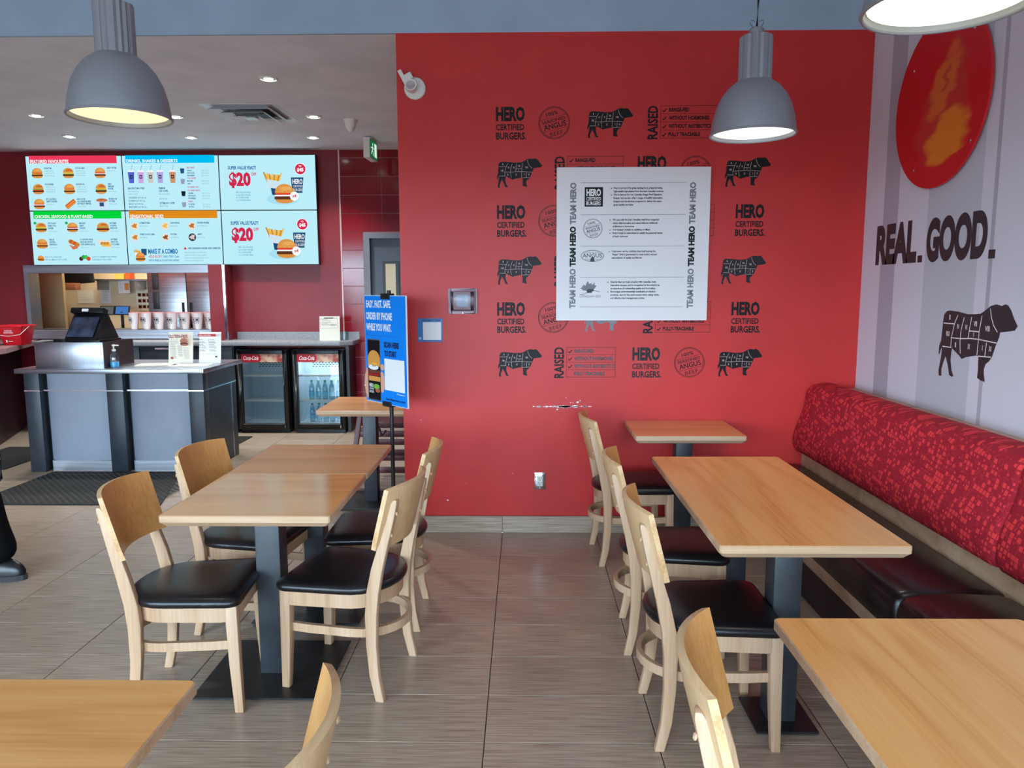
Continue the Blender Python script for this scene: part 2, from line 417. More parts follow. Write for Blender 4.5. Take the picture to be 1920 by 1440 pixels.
for t in near:
    wx, wy = round(t[1]-t[0]-GAP, 4), round(t[3]-t[2]-GAP, 4); c = ((t[0]+t[1])/2, (t[2]+t[3])/2, 0)
    if (wx, wy) in cache:
        o = cache[wx, wy].copy(); col.objects.link(o); o.location = c
    else:
        o = tile_mesh(wx, wy).build('floor_tile', TILE, fl, loc=c); cache[wx, wy] = o
rest = MB()
for t in tiles:
    if t in ns: continue
    for_m = tile_mesh(t[1]-t[0]-GAP, t[3]-t[2]-GAP); rest.add(for_m.v, for_m.f, 0, TR((t[0]+t[1])/2, (t[2]+t[3])/2))
tag(rest.build('floor_tiles_beyond', TILE, fl), 'more of the same grey brown floor tiles', kind='stuff')

wb = struct('wall_back', MB().box(XL, XR+.1, YW, YW+.16, 0, ZT), RED, 'red painted wall printed with rows of black burger graphics')
struct('wall_right', MB().box(XR, XR+.12, FRONT_Y, YW, 0, HC), STRIPE, 'pale grey wall with vertical tonal stripes')
struct('wall_left', MB().box(XW-.12, XW, FRONT_Y, YB+2.4, 0, HC), DRED, 'dark red wall at the left end')
struct('wall_bulkhead', MB().box(XW, XR+.1, YW, YW+.02, ZT, HC), CEILB, 'blue grey bulkhead above the red wall')
struct('ceiling', MB().box(XW-.1, XR+.1, FRONT_Y-.1, YW+.16, HC, HC+.1), CEIL, 'high ceiling over the dining tables')
struct('ceiling_rear', MB().box(XW-.1, -.5, YW+.02, YB+.12, ZT, ZT+.1), CEIL, 'lower white ceiling over the service counter')
struct('wall_partition', MB().box(-.66, -.54, YW+.16, YB, 0, ZT), DRED, 'side wall hidden behind the red wall')
# storefront behind the viewer
fw = MB().box(XW, XR, FRONT_Y-.12, FRONT_Y, 0, WZ0).box(XW, XR, FRONT_Y-.12, FRONT_Y, WZ1, HC)
xs = [XW] + [q for w_ in WIN for q in w_] + [XR]
for a, b in zip(xs[::2], xs[1::2]): fw.box(a, b, FRONT_Y-.12, FRONT_Y, WZ0, WZ1)
struct('wall_front', fw, GREYW, 'storefront wall with tall windows behind the viewer')
for i, (a, b) in enumerate(WIN):
    o = struct('window_%d' % (i+1), MB().box(a, b, FRONT_Y-.1, FRONT_Y-.04, WZ0, WZ0+.06).box(a, b, FRONT_Y-.1, FRONT_Y-.04, WZ1-.06, WZ1).box(a, a+.06, FRONT_Y-.1, FRONT_Y-.04, WZ0+.06, WZ1-.06).box(b-.06, b, FRONT_Y-.1, FRONT_Y-.04, WZ0+.06, WZ1-.06), DKMETAL, 'tall storefront window in a dark frame')
    MB().box(a+.06, b-.06, FRONT_Y-.075, FRONT_Y-.067, WZ0+.06, WZ1-.06).build('pane', PANE, o)
# grey tile skirting of the red wall
bb = struct('baseboard_back', MB().box(XL, XR, YW-.004, YW, 0, .112), TILEG, 'grey tile baseboard under the red wall')
for i in range(-2, 4):
    x0, x1 = max(XL, TX0+i*TWX)+.0015, min(XR, TX0+(i+1)*TWX)-.0015
    if x1-x0 > .02: MB().box(-(x1-x0)/2, (x1-x0)/2, -.005, .005, 0, .11).build('baseboard_tile', TILE, bb, loc=((x0+x1)/2, YW-.006, .001))

# rear wall with serving hatch and doorway
HX0, HX1, HZ0, HZ1 = -5.62, -3.52, 1.13, 1.77
TLX, DX0, DX1, DZ = -2.045, -1.73, -.86, 2.147
rw = MB()
rw.box(XW, HX0, YB, YB+.12, 0, ZT).box(HX1, TLX, YB, YB+.12, 0, ZT).box(HX0, HX1, YB, YB+.12, 0, HZ0).box(HX0, HX1, YB, YB+.12, HZ1, ZT)
struct('wall_rear', rw, DRED, 'dark red rear wall behind the service counter')
wt = MB().box(TLX, DX0-.07, YB, YB+.12, 0, ZT).box(DX0-.07, DX1+.07, YB, YB+.12, DZ+.06, ZT).box(DX1+.07, -.54, YB, YB+.12, 0, ZT)
wtl = struct('wall_rear_tiled', wt, PGROUT, 'glossy dark red tiled wall around the grey door')
struct('trim_1', MB().box(TLX-.012, TLX+.004, YB-.014, YB, 1.1, ZT), mat('aluminium_corner_trim', (200, 170, 168), .4, .4), 'thin metal edge trim beside the red tiles')
rows = [3.113] + [3.025-.2015*k for k in range(16)]
for zt, zb in zip(rows, rows[1:]):
    if zb < 0: zb = 0
    for a, b in ((TLX, -1.584), (-1.584, -.984), (-.984, -.66)):
        if zb < DZ+.05:
            if a >= -1.6: continue
            b = DX0-.07
        g_ = .0025
        MB().box(a+g_, b-g_, -.008, 0, zb+g_, zt-g_).build('red_tile', REDTILE, wtl, loc=(0, YB, 0), bevel=.0015, seg=1)
dr = struct('door_1', MB().box(DX0, DX1, YB+.05, YB+.095, 0, DZ), DOORG, 'grey metal door with a narrow window')
MB().box(DX0-.07, DX0, YB-.02, YB+.1, 0, DZ+.06).box(DX1, DX1+.07, YB-.02, YB+.1, 0, DZ+.06).box(DX0, DX1, YB-.02, YB+.1, DZ, DZ+.06).build('door_frame', FRAMEG, dr)
MB().box(-1.60, -1.415, YB+.036, YB+.05, 1.30, 1.895).build('window_stop', BLKPL, dr)
MB().box(-1.565, -1.45, YB+.03, YB+.04, 1.33, 1.865).build('pane', mat('warm_wired_glass', (190, 168, 118), .2), dr)
MB().box(-1.0, -.9, YB-.02, YB+.05, .98, 1.03).build('door_handle', CHROME, dr, bevel=.008)

# kitchen beyond the hatch
KY = 10.0
struct('wall_kitchen_back', MB().box(XW, -2.6, KY, KY+.1, 0, 2.7), KWALL, 'cream kitchen wall seen through the hatch')
struct('wall_kitchen_side', MB().box(-2.6, -2.5, YB+.12, KY, 0, 2.7), KWALL, 'kitchen side wall')
struct('ceiling_kitchen', MB().box(XW, -2.5, YB+.12, KY+.1, 2.7, 2.8), WHITEW, 'kitchen ceiling')
struct('floor_kitchen', MB().box(XW, -2.5, YB, KY+.1, -.1, 0), TILEG, 'kitchen floor')
# ------------------------------------------------------------------ tables
def table(label, x0, x1, y0, y1, posts, base, top=TOPWOOD, group=None, z=.745, edge=EDGEWOOD):
    cx, cy = (x0+x1)/2, (y0+y1)/2
    t = empty('dining_table', (cx, cy, 0), 0, label, 'table', group)
    hx, hy, r = (x1-x0)/2, (y1-y0)/2, .014
    def rr(a, b, zz, r):
        out = []
        for sx, sy, a0 in ((1, 1, 0), (-1, 1, 90), (-1, -1, 180), (1, -1, 270)):
            for k in range(4):
                an = R(a0+30*k); out.append((sx*(a-r)+r*math.cos(an), sy*(b-r)+r*math.sin(an), zz))
        return out
    MB().loft([rr(hx-.016, hy-.016, z-.044, r), rr(hx, hy, z-.026, r), rr(hx, hy, z-.003, r), rr(hx-.003, hy-.003, z-.0006, r)]).build('edge_band', edge, t, smooth=True, ang=25)
    MB().loft([rr(hx-.0035, hy-.0035, z-.004, r), rr(hx-.0035, hy-.0035, z, r)]).build('table_top', top, t)
    for px, py in posts:
        px -= cx; py -= cy
        MB().box(px-.05, px+.05, py-.05, py+.05, .012, z-.06).build('post', DKMETAL, t, bevel=.006)
        MB().box(px-.17, px+.17, py-.17, py+.17, z-.058, z-.044).build('mounting_plate', BLKMETAL, t)
        bw, bd = base
        b = MB().loft([[(px+sx*bw/2, py+sy*bd/2, zz) for sx, sy in ((1,1),(-1,1),(-1,-1),(1,-1))] for zz in (.008, .016)] ).build('base_plate', BLKMETAL, t)
        for sx in (-1, 1):
            for sy in (-1, 1): MB().lathe([(.016, 0), (.018, .008)], 10, M=TR(px+sx*(bw/2-.04), py+sy*(bd/2-.04))).build('levelling_foot', BLKPL, b)
    return t
GT = 'oak topped dining tables'
table('long oak-topped table on two dark posts beside the red banquette', .642, 1.274, 2.353, 3.66, [(.94, 2.59), (.985, 3.38)], (.22, .23), TOPWOODY, GT)
table('small oak-topped table pushed against the red wall near the banquette', .64, 1.276, 4.175, 4.688, [(.963, 4.42)], (.22, .23), TOPWOOD, GT)
table('oak-topped table in the near right corner in front of the long table', .638, 1.27, .56, 1.82, [(.95, .85), (.95, 1.52)], (.22, .23), TOPWOODY, GT)
table('nearer half of the pair of glossy oak-topped tables between four chairs', -1.367, -.72, 2.66, 3.298, [(-1.032, 2.91)], (.51, .475), TOPWOOD, GT)
table('farther half of the pair of glossy oak-topped tables between four chairs', -1.364, -.716, 3.302, 3.942, [(-1.035, 3.56)], (.51, .475), TOPWOODD, GT)
table('oak-topped table cut off by the lower left corner of the view', -1.36, -.704, .86, 1.5, [(-1.03, 1.15)], (.51, .475), TOPWOOD, GT)
table('square brown table standing behind the blue order-by-phone sign', -1.45, -.79, 5.068, 5.734, [(-1.135, 5.4)], (.5, .475), TOPWOODD, GT)

# ------------------------------------------------------------------ chairs (local +x is the front)
def seat_outline(off=0., n=14):
    p = []
    fx, hw = .215+off, .215+off
    for k in range(5): a = R(-90+22.5*k); p.append((fx-.045+.045*math.cos(a), -hw+.045+.045*math.sin(a)))
    for k in range(5): a = R(22.5*k); p.append((fx-.045+.045*math.cos(a), hw-.045+.045*math.sin(a)))
    for k in range(n+1):
        a = R(90+180*k/n); p.append((-.055+(.17+off)*math.cos(a), (.2+off)*math.sin(a)))
    return p
def make_chair():
    t = empty('dining_chair')
    # cushion
    rings = [[(x, y, z) for x, y in seat_outline(o)] for o, z in ((-.012, .418), (.004, .424), (.009, .436), (.006, .449), (-.008, .458), (-.04, .463), (-.1, .465))]
    MB().loft(rings).build('seat', VINYL, t, smooth=True, ang=60)
    # D shaped apron
    ap = seat_outline(-.022)
    MB().sweep([(x, y, .393) for x, y in ap], [(-.011, -.03), (.011, -.03), (.011, .027), (-.011, .027)], closed=True).build('apron', BEECH, t, smooth=True, ang=40)
    # front legs
    for s in (-1, 1):
        def ring(x, y, z, w, d): return [(x-d, y-w, z), (x+d, y-w, z), (x+d, y+w, z), (x-d, y+w, z)]
        MB().loft([ring(.198, s*.183, 0, .015, .016), ring(.19, s*.181, .2, .019, .02), ring(.185, s*.178, .42, .022, .022)]).build('leg', BEECH, t, bevel=.004)
    # rear legs: sabre shaped, running up behind the backrest
    side = [(-.2, 0, .017), (-.178, .1, .019), (-.168, .22, .021), (-.167, .34, .024), (-.175, .43, .025), (-.196, .53, .023), (-.222, .63, .019), (-.246, .72, .015), (-.262, .785, .012), (-.2665, .80, .007)]
    for s in (-1, 1):
        rg = []
        for x, z, d in side:
            k = max(0, min(1, (z-.55)/.2)); y = s*(.185-.012*min(1, z/.4)-.012*k); wd = .015
            xo = x-.004*k
            rg.append([(xo-d, y-wd, z), (xo+d, y-wd, z), (xo+d, y+wd, z), (xo-d, y+wd, z)])
        lg = MB().loft(rg).build('leg', BEECH, t, bevel=.004)
        for z in (.66, .745):
            x = -.233-(z-.66)*.27-.018
            MB().lathe([(.0085, 0), (.0085, .004), (.005, .007)], 10, M=TR(x+.002, s*.163, z, ry=R(-90+15))).build('bolt_cap', BEECH, lg, smooth=True)
    # bent plywood backrest
    nu, nv, th = 16, 6, .017
    F, B = [], []
    for j in range(nv+1):
        v = j/nv; z = .607+.238*v
        for i in range(nu+1):
            u = -1+2*i/nu; hw = .2*(1-.02*(1-v))
            if j == 0: hw *= .97
            y = u*hw; x = -.178-.062*v-.058*(1-u*u)
            zz = z+(.008*(1-abs(u)**3) if j == nv else 0)
            F.append((x, y, zz)); B.append((x-th, y*(1+.0), zz-.004))
    def q(j, i): return j*(nu+1)+i
    K = (nu+1)*(nv+1); mb = MB()
    ff = [(q(j, i), q(j, i+1), q(j+1, i+1), q(j+1, i)) for j in range(nv) for i in range(nu)]
    fb = [tuple(k+K for k in reversed(f)) for f in ff]
    rim = [q(0, i) for i in range(nu+1)] + [q(j, nu) for j in range(1, nv+1)] + [q(nv, i) for i in range(nu-1, -1, -1)] + [q(j, 0) for j in range(nv-1, 0, -1)]
    mb.add(F+B, ff+fb); k0 = len(mb.f)
    for a, b in zip(rim, rim[1:]+rim[:1]): mb.f.append([a, a+K, b+K, b]); mb.m.append(1)
    mb.m[len(ff):len(ff)+len(fb)] = [2]*len(fb)
    mb.build('backrest', [PLY, PLYEDGE, BEECHB], t, smooth=True, ang=40)
    # bent hoop stretcher
    hp = [(.19, -.165), (.1, -.172), (0, -.172)] + [(-.08+.165*math.cos(R(a)), .172*math.sin(R(a))) for a in range(-90, -271, -15)] + [(0, .172), (.1, .172), (.19, .165)]
    MB().sweep([(x, y, .262) for x, y in hp], [(-.009, -.017), (.009, -.017), (.009, .017), (-.009, .017)]).build('hoop_stretcher', BEECH, t, smooth=True, ang=40)
    for s in (-1, 1):
        MB().box(-.045, .045, -.007, .007, .365, .395, M=TR(.155, s*.145, 0, rz=R(-45*s))).build('corner_brace', BEECH, t)
    return t
CH = [(-1.285, 2.775, 5, 'beech chair with black seat left of the paired tables, nearer one on that side'),
      (-1.283, 3.394, -7, 'beech chair with black seat left of the paired tables, the farther one on that side'),
      (-.712, 2.908, 168.5, 'beech chair with black seat right of the paired tables, the nearer one on that side'),
      (-.70, 3.46, 181, 'beech chair with black seat right of the paired tables, farther one against the red wall'),
      (.635, 4.30, 3.6, 'beech chair with black seat at the small table by the red wall'),
      (.664, 3.236, -4, 'beech chair with black seat at the far end of the long table'),
      (.667, 2.575, 0, 'beech chair with black seat at the near end of the long table'),
      (.626, 1.41, -12, 'beech chair at the near right corner table, mostly below the view'),
      (-.64, 1.19, 180, 'beech chair at the lower left table, only its backrest tip in view')]
proto = make_chair()
for i, (x, y, a, lb) in enumerate(CH):
    c = proto if i == 0 else copy_tree(proto)
    c.location = (x, y, 0); c.rotation_euler = (0, 0, R(a)); tag(c, lb, 'chair', 'beech dining chairs with black seats')

# ------------------------------------------------------------------ banquette along the right wall
bq = empty('banquette', (0, 0, 0), 0, 'long built-in bench with black vinyl seat and red patterned back along the striped wall', 'bench')
Y0, Y1, YS = .3, YW-.008, 2.64
backp = [(2.01, .94), (1.99, .968), (1.94, .988), (1.88, .99), (1.82, .975), (1.79, .94), (1.776, .84), (1.755, .77), (1.73, .71), (1.716, .64), (1.718, .59), (1.735, .56), (1.78, .545), (1.99, .545)]
def bulge(poly, y0, y1, cx, cz, n=12, e=.02, soft=.03):
    rg = []
    L = y1-y0
    for k in range(n+1):
        q = k/n; y = y0+L*q; d = min(y-y0, y1-y); s = 1-e*max(0, 1-d/soft)**2
        rg.append([(cx+(x-cx)*s, y, cz+(z-cz)*s) for x, z in poly])
    return rg
def ysamp(y0, y1):
    return [y0, y0+.006, y0+.015, y0+.03] + [y0+.03+(y1-y0-.06)*k/8 for k in range(1, 8)] + [y1-.03, y1-.015, y1-.006, y1]
def cushion(poly, y0, y1, cx, cz, e):
    rg = []
    for y in ysamp(y0, y1):
        d = min(y-y0, y1-y); s = 1-e*max(0, 1-d/.03)**2
        rg.append([(cx+(x-cx)*s, y, cz+(z-cz)*s) for x, z in poly])
    return MB().loft(rg)
for a, b in ((Y0, YS), (YS, Y1)):
    bc = cushion(backp, a+.001, b-.001, 1.95, .75, .045).build('back_cushion', FABRIC, bq, smooth=True, ang=50)
seatp = [(1.79, .30), (1.79, .452), (1.74, .468), (1.6, .474), (1.46, .47), (1.40, .458), (1.375, .432), (1.366, .39), (1.37, .33), (1.385, .295)]
for a, b in ((Y0, YS), (YS, Y1)):
    sc = cushion(seatp, a+.001, b-.001, 1.6, .36, .12).build('seat_cushion', VINYLM, bq, smooth=True, ang=50)
MB().box(1.782, 1.80, Y0, Y1, .44, .56).build('back_rail', EDGEWOOD, bq)
MB().box(1.395, 1.42, Y0, Y1, .225, .297).build('front_rail', EDGEWOOD, bq, bevel=.003)
MB().box(1.44, XR-.002, Y0, Y1, .0, .3).build('bench_base', DKMAR, bq)
MB().box(1.80, XR-.002, Y0, Y1, .3, .935).build('back_frame', EDGEWOOD, bq)
MB().box(1.985, XR-.002, Y0, Y1, .935, .953).build('top_cap', EDGEWOOD, bq, bevel=.003)

# ------------------------------------------------------------------ pendant lamps
def pendant(label, x, y, z, em, es, power, colr, d=.38):
    t = empty('pendant_lamp', (x, y, z), 0, label, 'lamp', 'grey dome pendant lamps')
    r = d/2
    prof = [(r, 0), (r*1.0, .006), (r*.985, .03), (r*.95, .075), (r*.87, .13), (r*.75, .175), (r*.6, .21), (r*.45, .232), (r*.42, .236)]
    inner = [(q*.975, h_+.0005 if k == 0 else h_-.003) for k, (q, h_) in enumerate(prof)]
    MB().lathe(prof+inner[::-1]+[prof[0]], 48, cap=False).build('shade', LAMPG, t, smooth=True, ang=60)
    MB().tube([(r*math.cos(2*math.pi*k/48), r*math.sin(2*math.pi*k/48), .003) for k in range(48)], .0055, 6, closed=True).build('rim_band', LAMPG, t, smooth=True)
    nk = MB(); n = 40; rg = []
    for zz in (.228, .43):
        rg.append([((.074 if (k % 8) in (0, 1, 7) or (k % 2) else .068)*math.cos(2*math.pi*k/n), (.074 if (k % 8) in (0, 1, 7) or (k % 2) else .068)*math.sin(2*math.pi*k/n), zz) for k in range(n)])
    nk.loft(rg).build('finned_housing', LAMPG, t)
    MB().lathe([(.033, .43), (.033, .463), (.028, .468)], 20).build('end_cap', LAMPG, t, smooth=True)
    MB().tube([(0, 0, .465), (.004, .002, .6), (0, 0, HC-z-.02)], .006, 8).build('cord', BLKPL, t, smooth=True)
    for s in (-1, 1):
        MB().tube([(s*.012, 0, .467), (s*.03, .004, .49), (s*.026, 0, .505), (s*.012, -.003, .497)], .0014, 5).build('safety_wire', DKMETAL, t, smooth=True)
    MB().lathe([(.06, HC-z-.03), (.06, HC-z)], 20).build('ceiling_rose', LAMPG, t)
    MB().lathe([(.001, .016), (r*.94, .016), (r*.94, .02), (.001, .02)], 40, cap=False).build('diffuser', em, t)
    l = bpy.data.lights.new('lamp_glow', 'SPOT'); l.energy = power; l.color = colr; l.spot_size = R(130); l.spot_blend = .7; l.shadow_soft_size = .15
    o = bpy.data.objects.new('lamp_glow', l); col.objects.link(o); o.parent = t; o.location = (0, 0, .0)
    return t
WARM = emis('warm_lamp_diffuser', (255, 232, 188), 1.25)
WHT = emis('white_lamp_diffuser', (255, 252, 244), 1.6)
YEL = emis('pale_yellow_lamp_diffuser', (255, 250, 218), 1.7)
pendant('grey dome pendant hanging in front of the red wall beside the poster', 1.055, 3.55, 2.28, WHT, 1, 9, (1, .93, .82))
pendant('grey dome pendant with creamy light hanging over the left side tables', -1.61, 3.05, 2.262, WARM, 1, 8, (1, .86, .66))
pendant('glowing pendant cut off by the upper right corner of the view', 1.02, 1.9, 2.25, YEL, 1, 5, (1, .9, .72))
# ------------------------------------------------------------------ graphics on the red wall
BULL = [(245,420),(300,375),(380,365),(560,375),(760,400),(900,395),(1010,385),(1080,350),(1190,290),(1290,268),(1390,285),(1450,265),(1500,275),(1560,330),(1620,420),(1690,500),(1650,550),(1590,560),(1520,570),(1400,585),
 (1390,640),(1340,740),(1290,870),(1240,930),(1180,970),(1155,1030),(1160,1090),(1190,1180),(1120,1175),(1035,1150),(1040,1050),(1030,900),(1000,885),(880,905),(780,925),(700,955),(640,920),(560,880),(475,840),(465,900),(460,990),(500,1120),(550,1185),(500,1200),(450,1180),(420,1090),(345,950),(300,1040),(270,1130),(280,1215),(215,1215),(205,1140),(235,1000),(250,880),(238,850),(200,940),(180,930),(180,830),(215,760),(225,640),(232,500)]
BLINES = [[(250,530),(490,530)],[(550,420),(490,530),(445,700),(445,830)],[(260,830),(460,830)],[(690,440),(640,600),(635,740),(660,890)],[(840,430),(810,600),(800,690)],[(810,600),(1010,600)],[(1040,410),(1010,600),(1000,880)],[(430,708),(660,705),(850,690),(1000,690),(1350,710)],[(1190,320),(1220,420),(1270,510),(1350,585)],[(1165,720),(1155,880)],[(1020,890),(1270,880)]]
BNUM = [('I',380,450),('III',360,660),('IV',575,560),('VI',740,560),('VII',920,510),('V',905,645),('VIII',1160,555),('I',545,790),('IX',830,790),('X',1095,785),('XI',1240,785)]
def bull(p, x, y, wd, m, lm, lw=13, num=62):
    """x,y = upper left corner"""
    k = wd/1515
    f = lambda q: (x+(q[0]-175)*k, y-(q[1]-265)*k)
    p.poly([f(q) for q in BULL], m); p.up()
    for L in BLINES: p.line([f(q) for q in L], lw*k, lm)
    for t, a, b in BNUM:
        w_ = num*.36*len(t)*k; c = f((a, b)); p.text(t, c[0]-w_/2, c[1]-num*k/2, c[0]+w_/2, c[1]+num*k/2, lm, .02)
def hero(p, x, y, m, k=1.):
    p.text('HERO', x, y-.087*k, x+.176*k, y, m, .05)
    p.text('CERTIFIED', x, y-.14*k, x+.172*k, y-.103*k, m, .03)
    p.text('BURGERS.', x, y-.195*k, x+.184*k, y-.152*k, m, .035)
def stamp(p, cx, cy, r, m):
    p.ring(cx, cy, r, r*.035, m); p.ring(cx, cy, r*.93, r*.025, m); a = 14
    def L(d, s):
        C, Sn = math.cos(R(a)), math.sin(R(a)); ux, uy = -Sn*d, C*d
        p.line([(cx+ux-C*s, cy+uy-Sn*s), (cx+ux+C*s, cy+uy+Sn*s)], r*.022, m)
    L(r*.34, r*.84); L(-r*.42, r*.8)
    def T(t, d, wd, ht, b): p.trot(t, cx-math.sin(R(a))*d, cy+math.cos(R(a))*d, wd, ht, a, m, b)
    T('100%', r*.58, r*.78, r*.24, .015); T('SEASONED', r*.16, r*1.5, r*.2, .02); T('ANGUS', -r*.17, r*1.46, r*.34, .02); T('BEEF', -r*.66, r*.86, r*.24, .0)
def check(p, x, y, s, m): p.line([(x, y+s*.35), (x+s*.35, y), (x+s, y+s*.8)], s*.24, m)
def raised(p, x, y, m, last='FULLY TRACEABLE', wd=.345, skip=False, m2=None):
    m2 = m2 or m
    p.text('RAISED', x, y-.197, x+.064, y, m, .03, rot=90)
    bx = x+.078; h = .192/4
    p.frame(bx, y-.192, bx+wd, y, .0022, m)
    for i, t in enumerate(('RANGE-FED', 'WITHOUT HORMONES', 'WITHOUT ANTIBIOTICS', last)):
        yy = y-h*(i+1)
        if i: p.rect(bx, y-h*i-.001, bx+wd, y-h*i+.001, m)
        if not (skip and i == 3): check(p, bx+.012, yy+.012, .024, m)
        p.para(t, bx+.05, yy+.013, .022, m2, .74, .045, xmax=bx+wd-.004, res=2)
def wallprint(): return Print((0, YW, 0), (1, 0, 0), (0, 0, 1))
zr = [2.683, 2.388, 2.097, 1.795, 1.499, 1.214]
def part(fn, name, label=None):
    p = wallprint(); fn(p); o = p.build(name, wb)
    if label: o['label'] = label
for r_, x in ((0, -.168), (1, .70), (2, -.165), (2, 1.309), (3, .70), (4, -.167), (4, 1.304), (5, .689)):
    part(lambda p: hero(p, x, zr[r_], SOFTBLACK if r_ == 5 else BLACK), 'hero_lettering')
for r_, x in ((0, .187), (1, 1.055), (2, .187), (3, 1.055), (4, .187), (5, 1.05)):
    part(lambda p: stamp(p, x, zr[r_]-.097, .096, SOFTBLACK if (r_, x) == (2, .187) else BLACK), 'round_stamp')
for r_, x in ((0, .388), (1, -.165), (1, 1.234), (2, .387), (3, -.166), (3, 1.229), (4, .384), (5, -.163), (5, 1.229)):
    part(lambda p: bull(p, x, zr[r_]-.012, .28, GREYP if r_ == 4 else (SOFTBLACK if r_ in (3,) else BLACK), PINKLINE, 11), 'bull_diagram')
for r_, x, sk in ((0, .755, 0), (1, .19, 0), (2, .755, 0), (3, .19, 0), (4, .75, 0), (5, .193, 1)):
    part(lambda p: raised(p, x, zr[r_], BLACK, 'FULLY TRACEABLE' if r_ == 0 else 'FULLY-TRACEABLE', .345 if r_ != 5 else .312, sk, DGREYP if r_ == 5 else None), 'raised_checklist')
# bare plaster where the paint is chipped
p = wallprint(); rr_ = random.Random(3)
for k in range(34):
    x = .07+.37*k/34+rr_.uniform(-.01, .01); s = rr_.uniform(.003, .012)*(1.5 if .2 < x < .34 else .8)
    n = 7; pts = [(x+s*1.6*math.cos(2*math.pi*i/n)*rr_.uniform(.6, 1.1), .833+s*.55*math.sin(2*math.pi*i/n)*rr_.uniform(.5, 1.2)+rr_.uniform(-.002, .002)) for i in range(n)]
    p.poly(pts, WHITEP)
for x, y, s in ((.345, .862, .009), (.36, .872, .004), (.30, .858, .004), (.215, .815, .007), (.27, .89, .003), (.315, .857, .003), (-.495, .215, .007), (-.375, .33, .002), (-.07, .395, .003), (.44, .34, .003), (-.66, .745, .003), (-.58, .9, .002), (.25, .75, .002), (1.0, 1.17, .003)):
    p.poly([(x+s*math.cos(2*math.pi*i/7)*rr_.uniform(.7, 1.1), y+s*.7*math.sin(2*math.pi*i/7)*rr_.uniform(.7, 1.1)) for i in range(7)], WHITEP)
o = p.build('paint_chips', wb); o['label'] = 'white chips where the red paint is scraped off'

# poster
PX0, PX1, PZ0, PZ1 = .204, 1.143, 1.384, 2.317
po = empty('wall_poster', (PX0, YW, PZ0), 0, 'large square white poster with team slogan and quality statements on the red wall', 'poster')
MB().box(0, PX1-PX0, -.028, -.001, 0, PZ1-PZ0).build('board', POSTERW, po)
p = Print((0, -.028, 0), (1, 0, 0), (0, 0, 1)); p.h = .0005
def pp(x, y): return ((x-60)/1335*.939, (1396-y)/1330*.933)      # layout grid of the print
def pbox(x0, y0, x1, y1): a = pp(x0, y1); b = pp(x1, y0); return a[0], a[1], b[0], b[1]
for y in (198, 472, 743, 1014, 1275): p.line([pp(268, y), pp(1185, y)], .0018, DGREYP)
for x in (175, 1215):
    for k, (m, b) in enumerate(((GREYP, .05), (BLACK, .06), (GREYP, .05))):
        y0 = 195+k*368; p.text('TEAM HERO', *pbox(x, y0+(8 if k else 0), x+56, y0+358), m, b, rot=90)
p.rect(*pbox(303, 235, 463, 402), BLACK); p.up()
p.text('HERO', *pbox(318, 250, 445, 312), WHITEP, .04); p.text('CERTIFIED', *pbox(318, 320, 445, 350), WHITEP, .015); p.text('BURGERS', *pbox(318, 356, 443, 390), WHITEP, .02)
c = pp(377, 590); stamp(p, c[0], c[1], .059, DGREYP)
c = pp(376, 827); p.ring(c[0], c[1], .072, .0025, DGREYP, ry=.036); p.ring(c[0], c[1], .067, .0012, DGREYP, ry=.031)
p.text('ANGUS', *pbox(290, 806, 460, 842), DGREYP, .01); p.text('CANADIAN', *pbox(312, 795, 440, 804), GREYP); p.text('Production', *pbox(312, 848, 365, 860), GREYP); p.text('Standard', *pbox(390, 848, 440, 860), GREYP)
p.poly([pp(*q) for q in ((355,878),(362,850),(372,838),(390,842),(392,860),(398,878))], DGREYP)
leaf = [(337,1047),(352,1075),(375,1062),(372,1085),(400,1060),(398,1085),(415,1085),(402,1110),(385,1128),(340,1132),(300,1130),(272,1110),(292,1102),(284,1088),(300,1092),(298,1074),(318,1090),(330,1060)]
p.poly([pp(*q) for q in leaf], GREYP); p.up()
p.poly([pp(*q) for q in ((325,1128),(345,1118),(385,1115),(395,1130),(380,1135),(375,1150),(335,1152),(330,1140))], DGREYP)
p.line([pp(*q) for q in ((268,1165),(310,1160),(350,1140),(400,1132),(445,1142))], .003, DGREYP)
p.text('CANADIAN BEEF', *pbox(267, 1172, 456, 1192), GREYP)
PL = [(540, 555, 250, ['*Hero is proud of its great tasting food, prepared using', 'high-quality ingredients from the best Canadian sources', '*We\u2019re famous for our Canadian Angus Beef Signature', 'Burger, but we also offer a range of healthy alternative', 'burgers and sandwiches prepared to deliver the same', 'great quality and taste']),
      (532, 550, 522, ['*We use only the best Canadian beef from range-fed', 'cattle, fully-traceable and raised without additional', 'antibiotics or hormones', '*Our burgers contain no additives or fillers', '*Every burger is customized to satisfy the personal tastes', 'of each customer']),
      (528, 545, 794, ['*Customers can be confident that beef bearing the', '\u201cAngus\u201d label is guaranteed to meet and/or exceed', 'expectations of quality and flavour']),
      (520, 540, 1062, ['*Ensures that our beef complies with Canadian meat', 'inspection systems, and is recognized by the industry as', 'an assurance of outstanding quality and food safety', '*Encourages environmentally sustainable production', 'practices, care for the environment when raising cattle,', 'and effective land management policies'])]
for bx, tx, y, L in PL:
    for i, t in enumerate(L):
        q = pp(tx, y+i*28.5)
        if t[0] == '*': p.rect(*pbox(bx-8, y+i*28.5-8, bx, y+i*28.5), BLACK); t = t[1:]
        p.para(t, q[0], q[1], .0105, SOFTBLACK, .9, .035, xmax=pp(1165, 0)[0])
p.build('print', po)

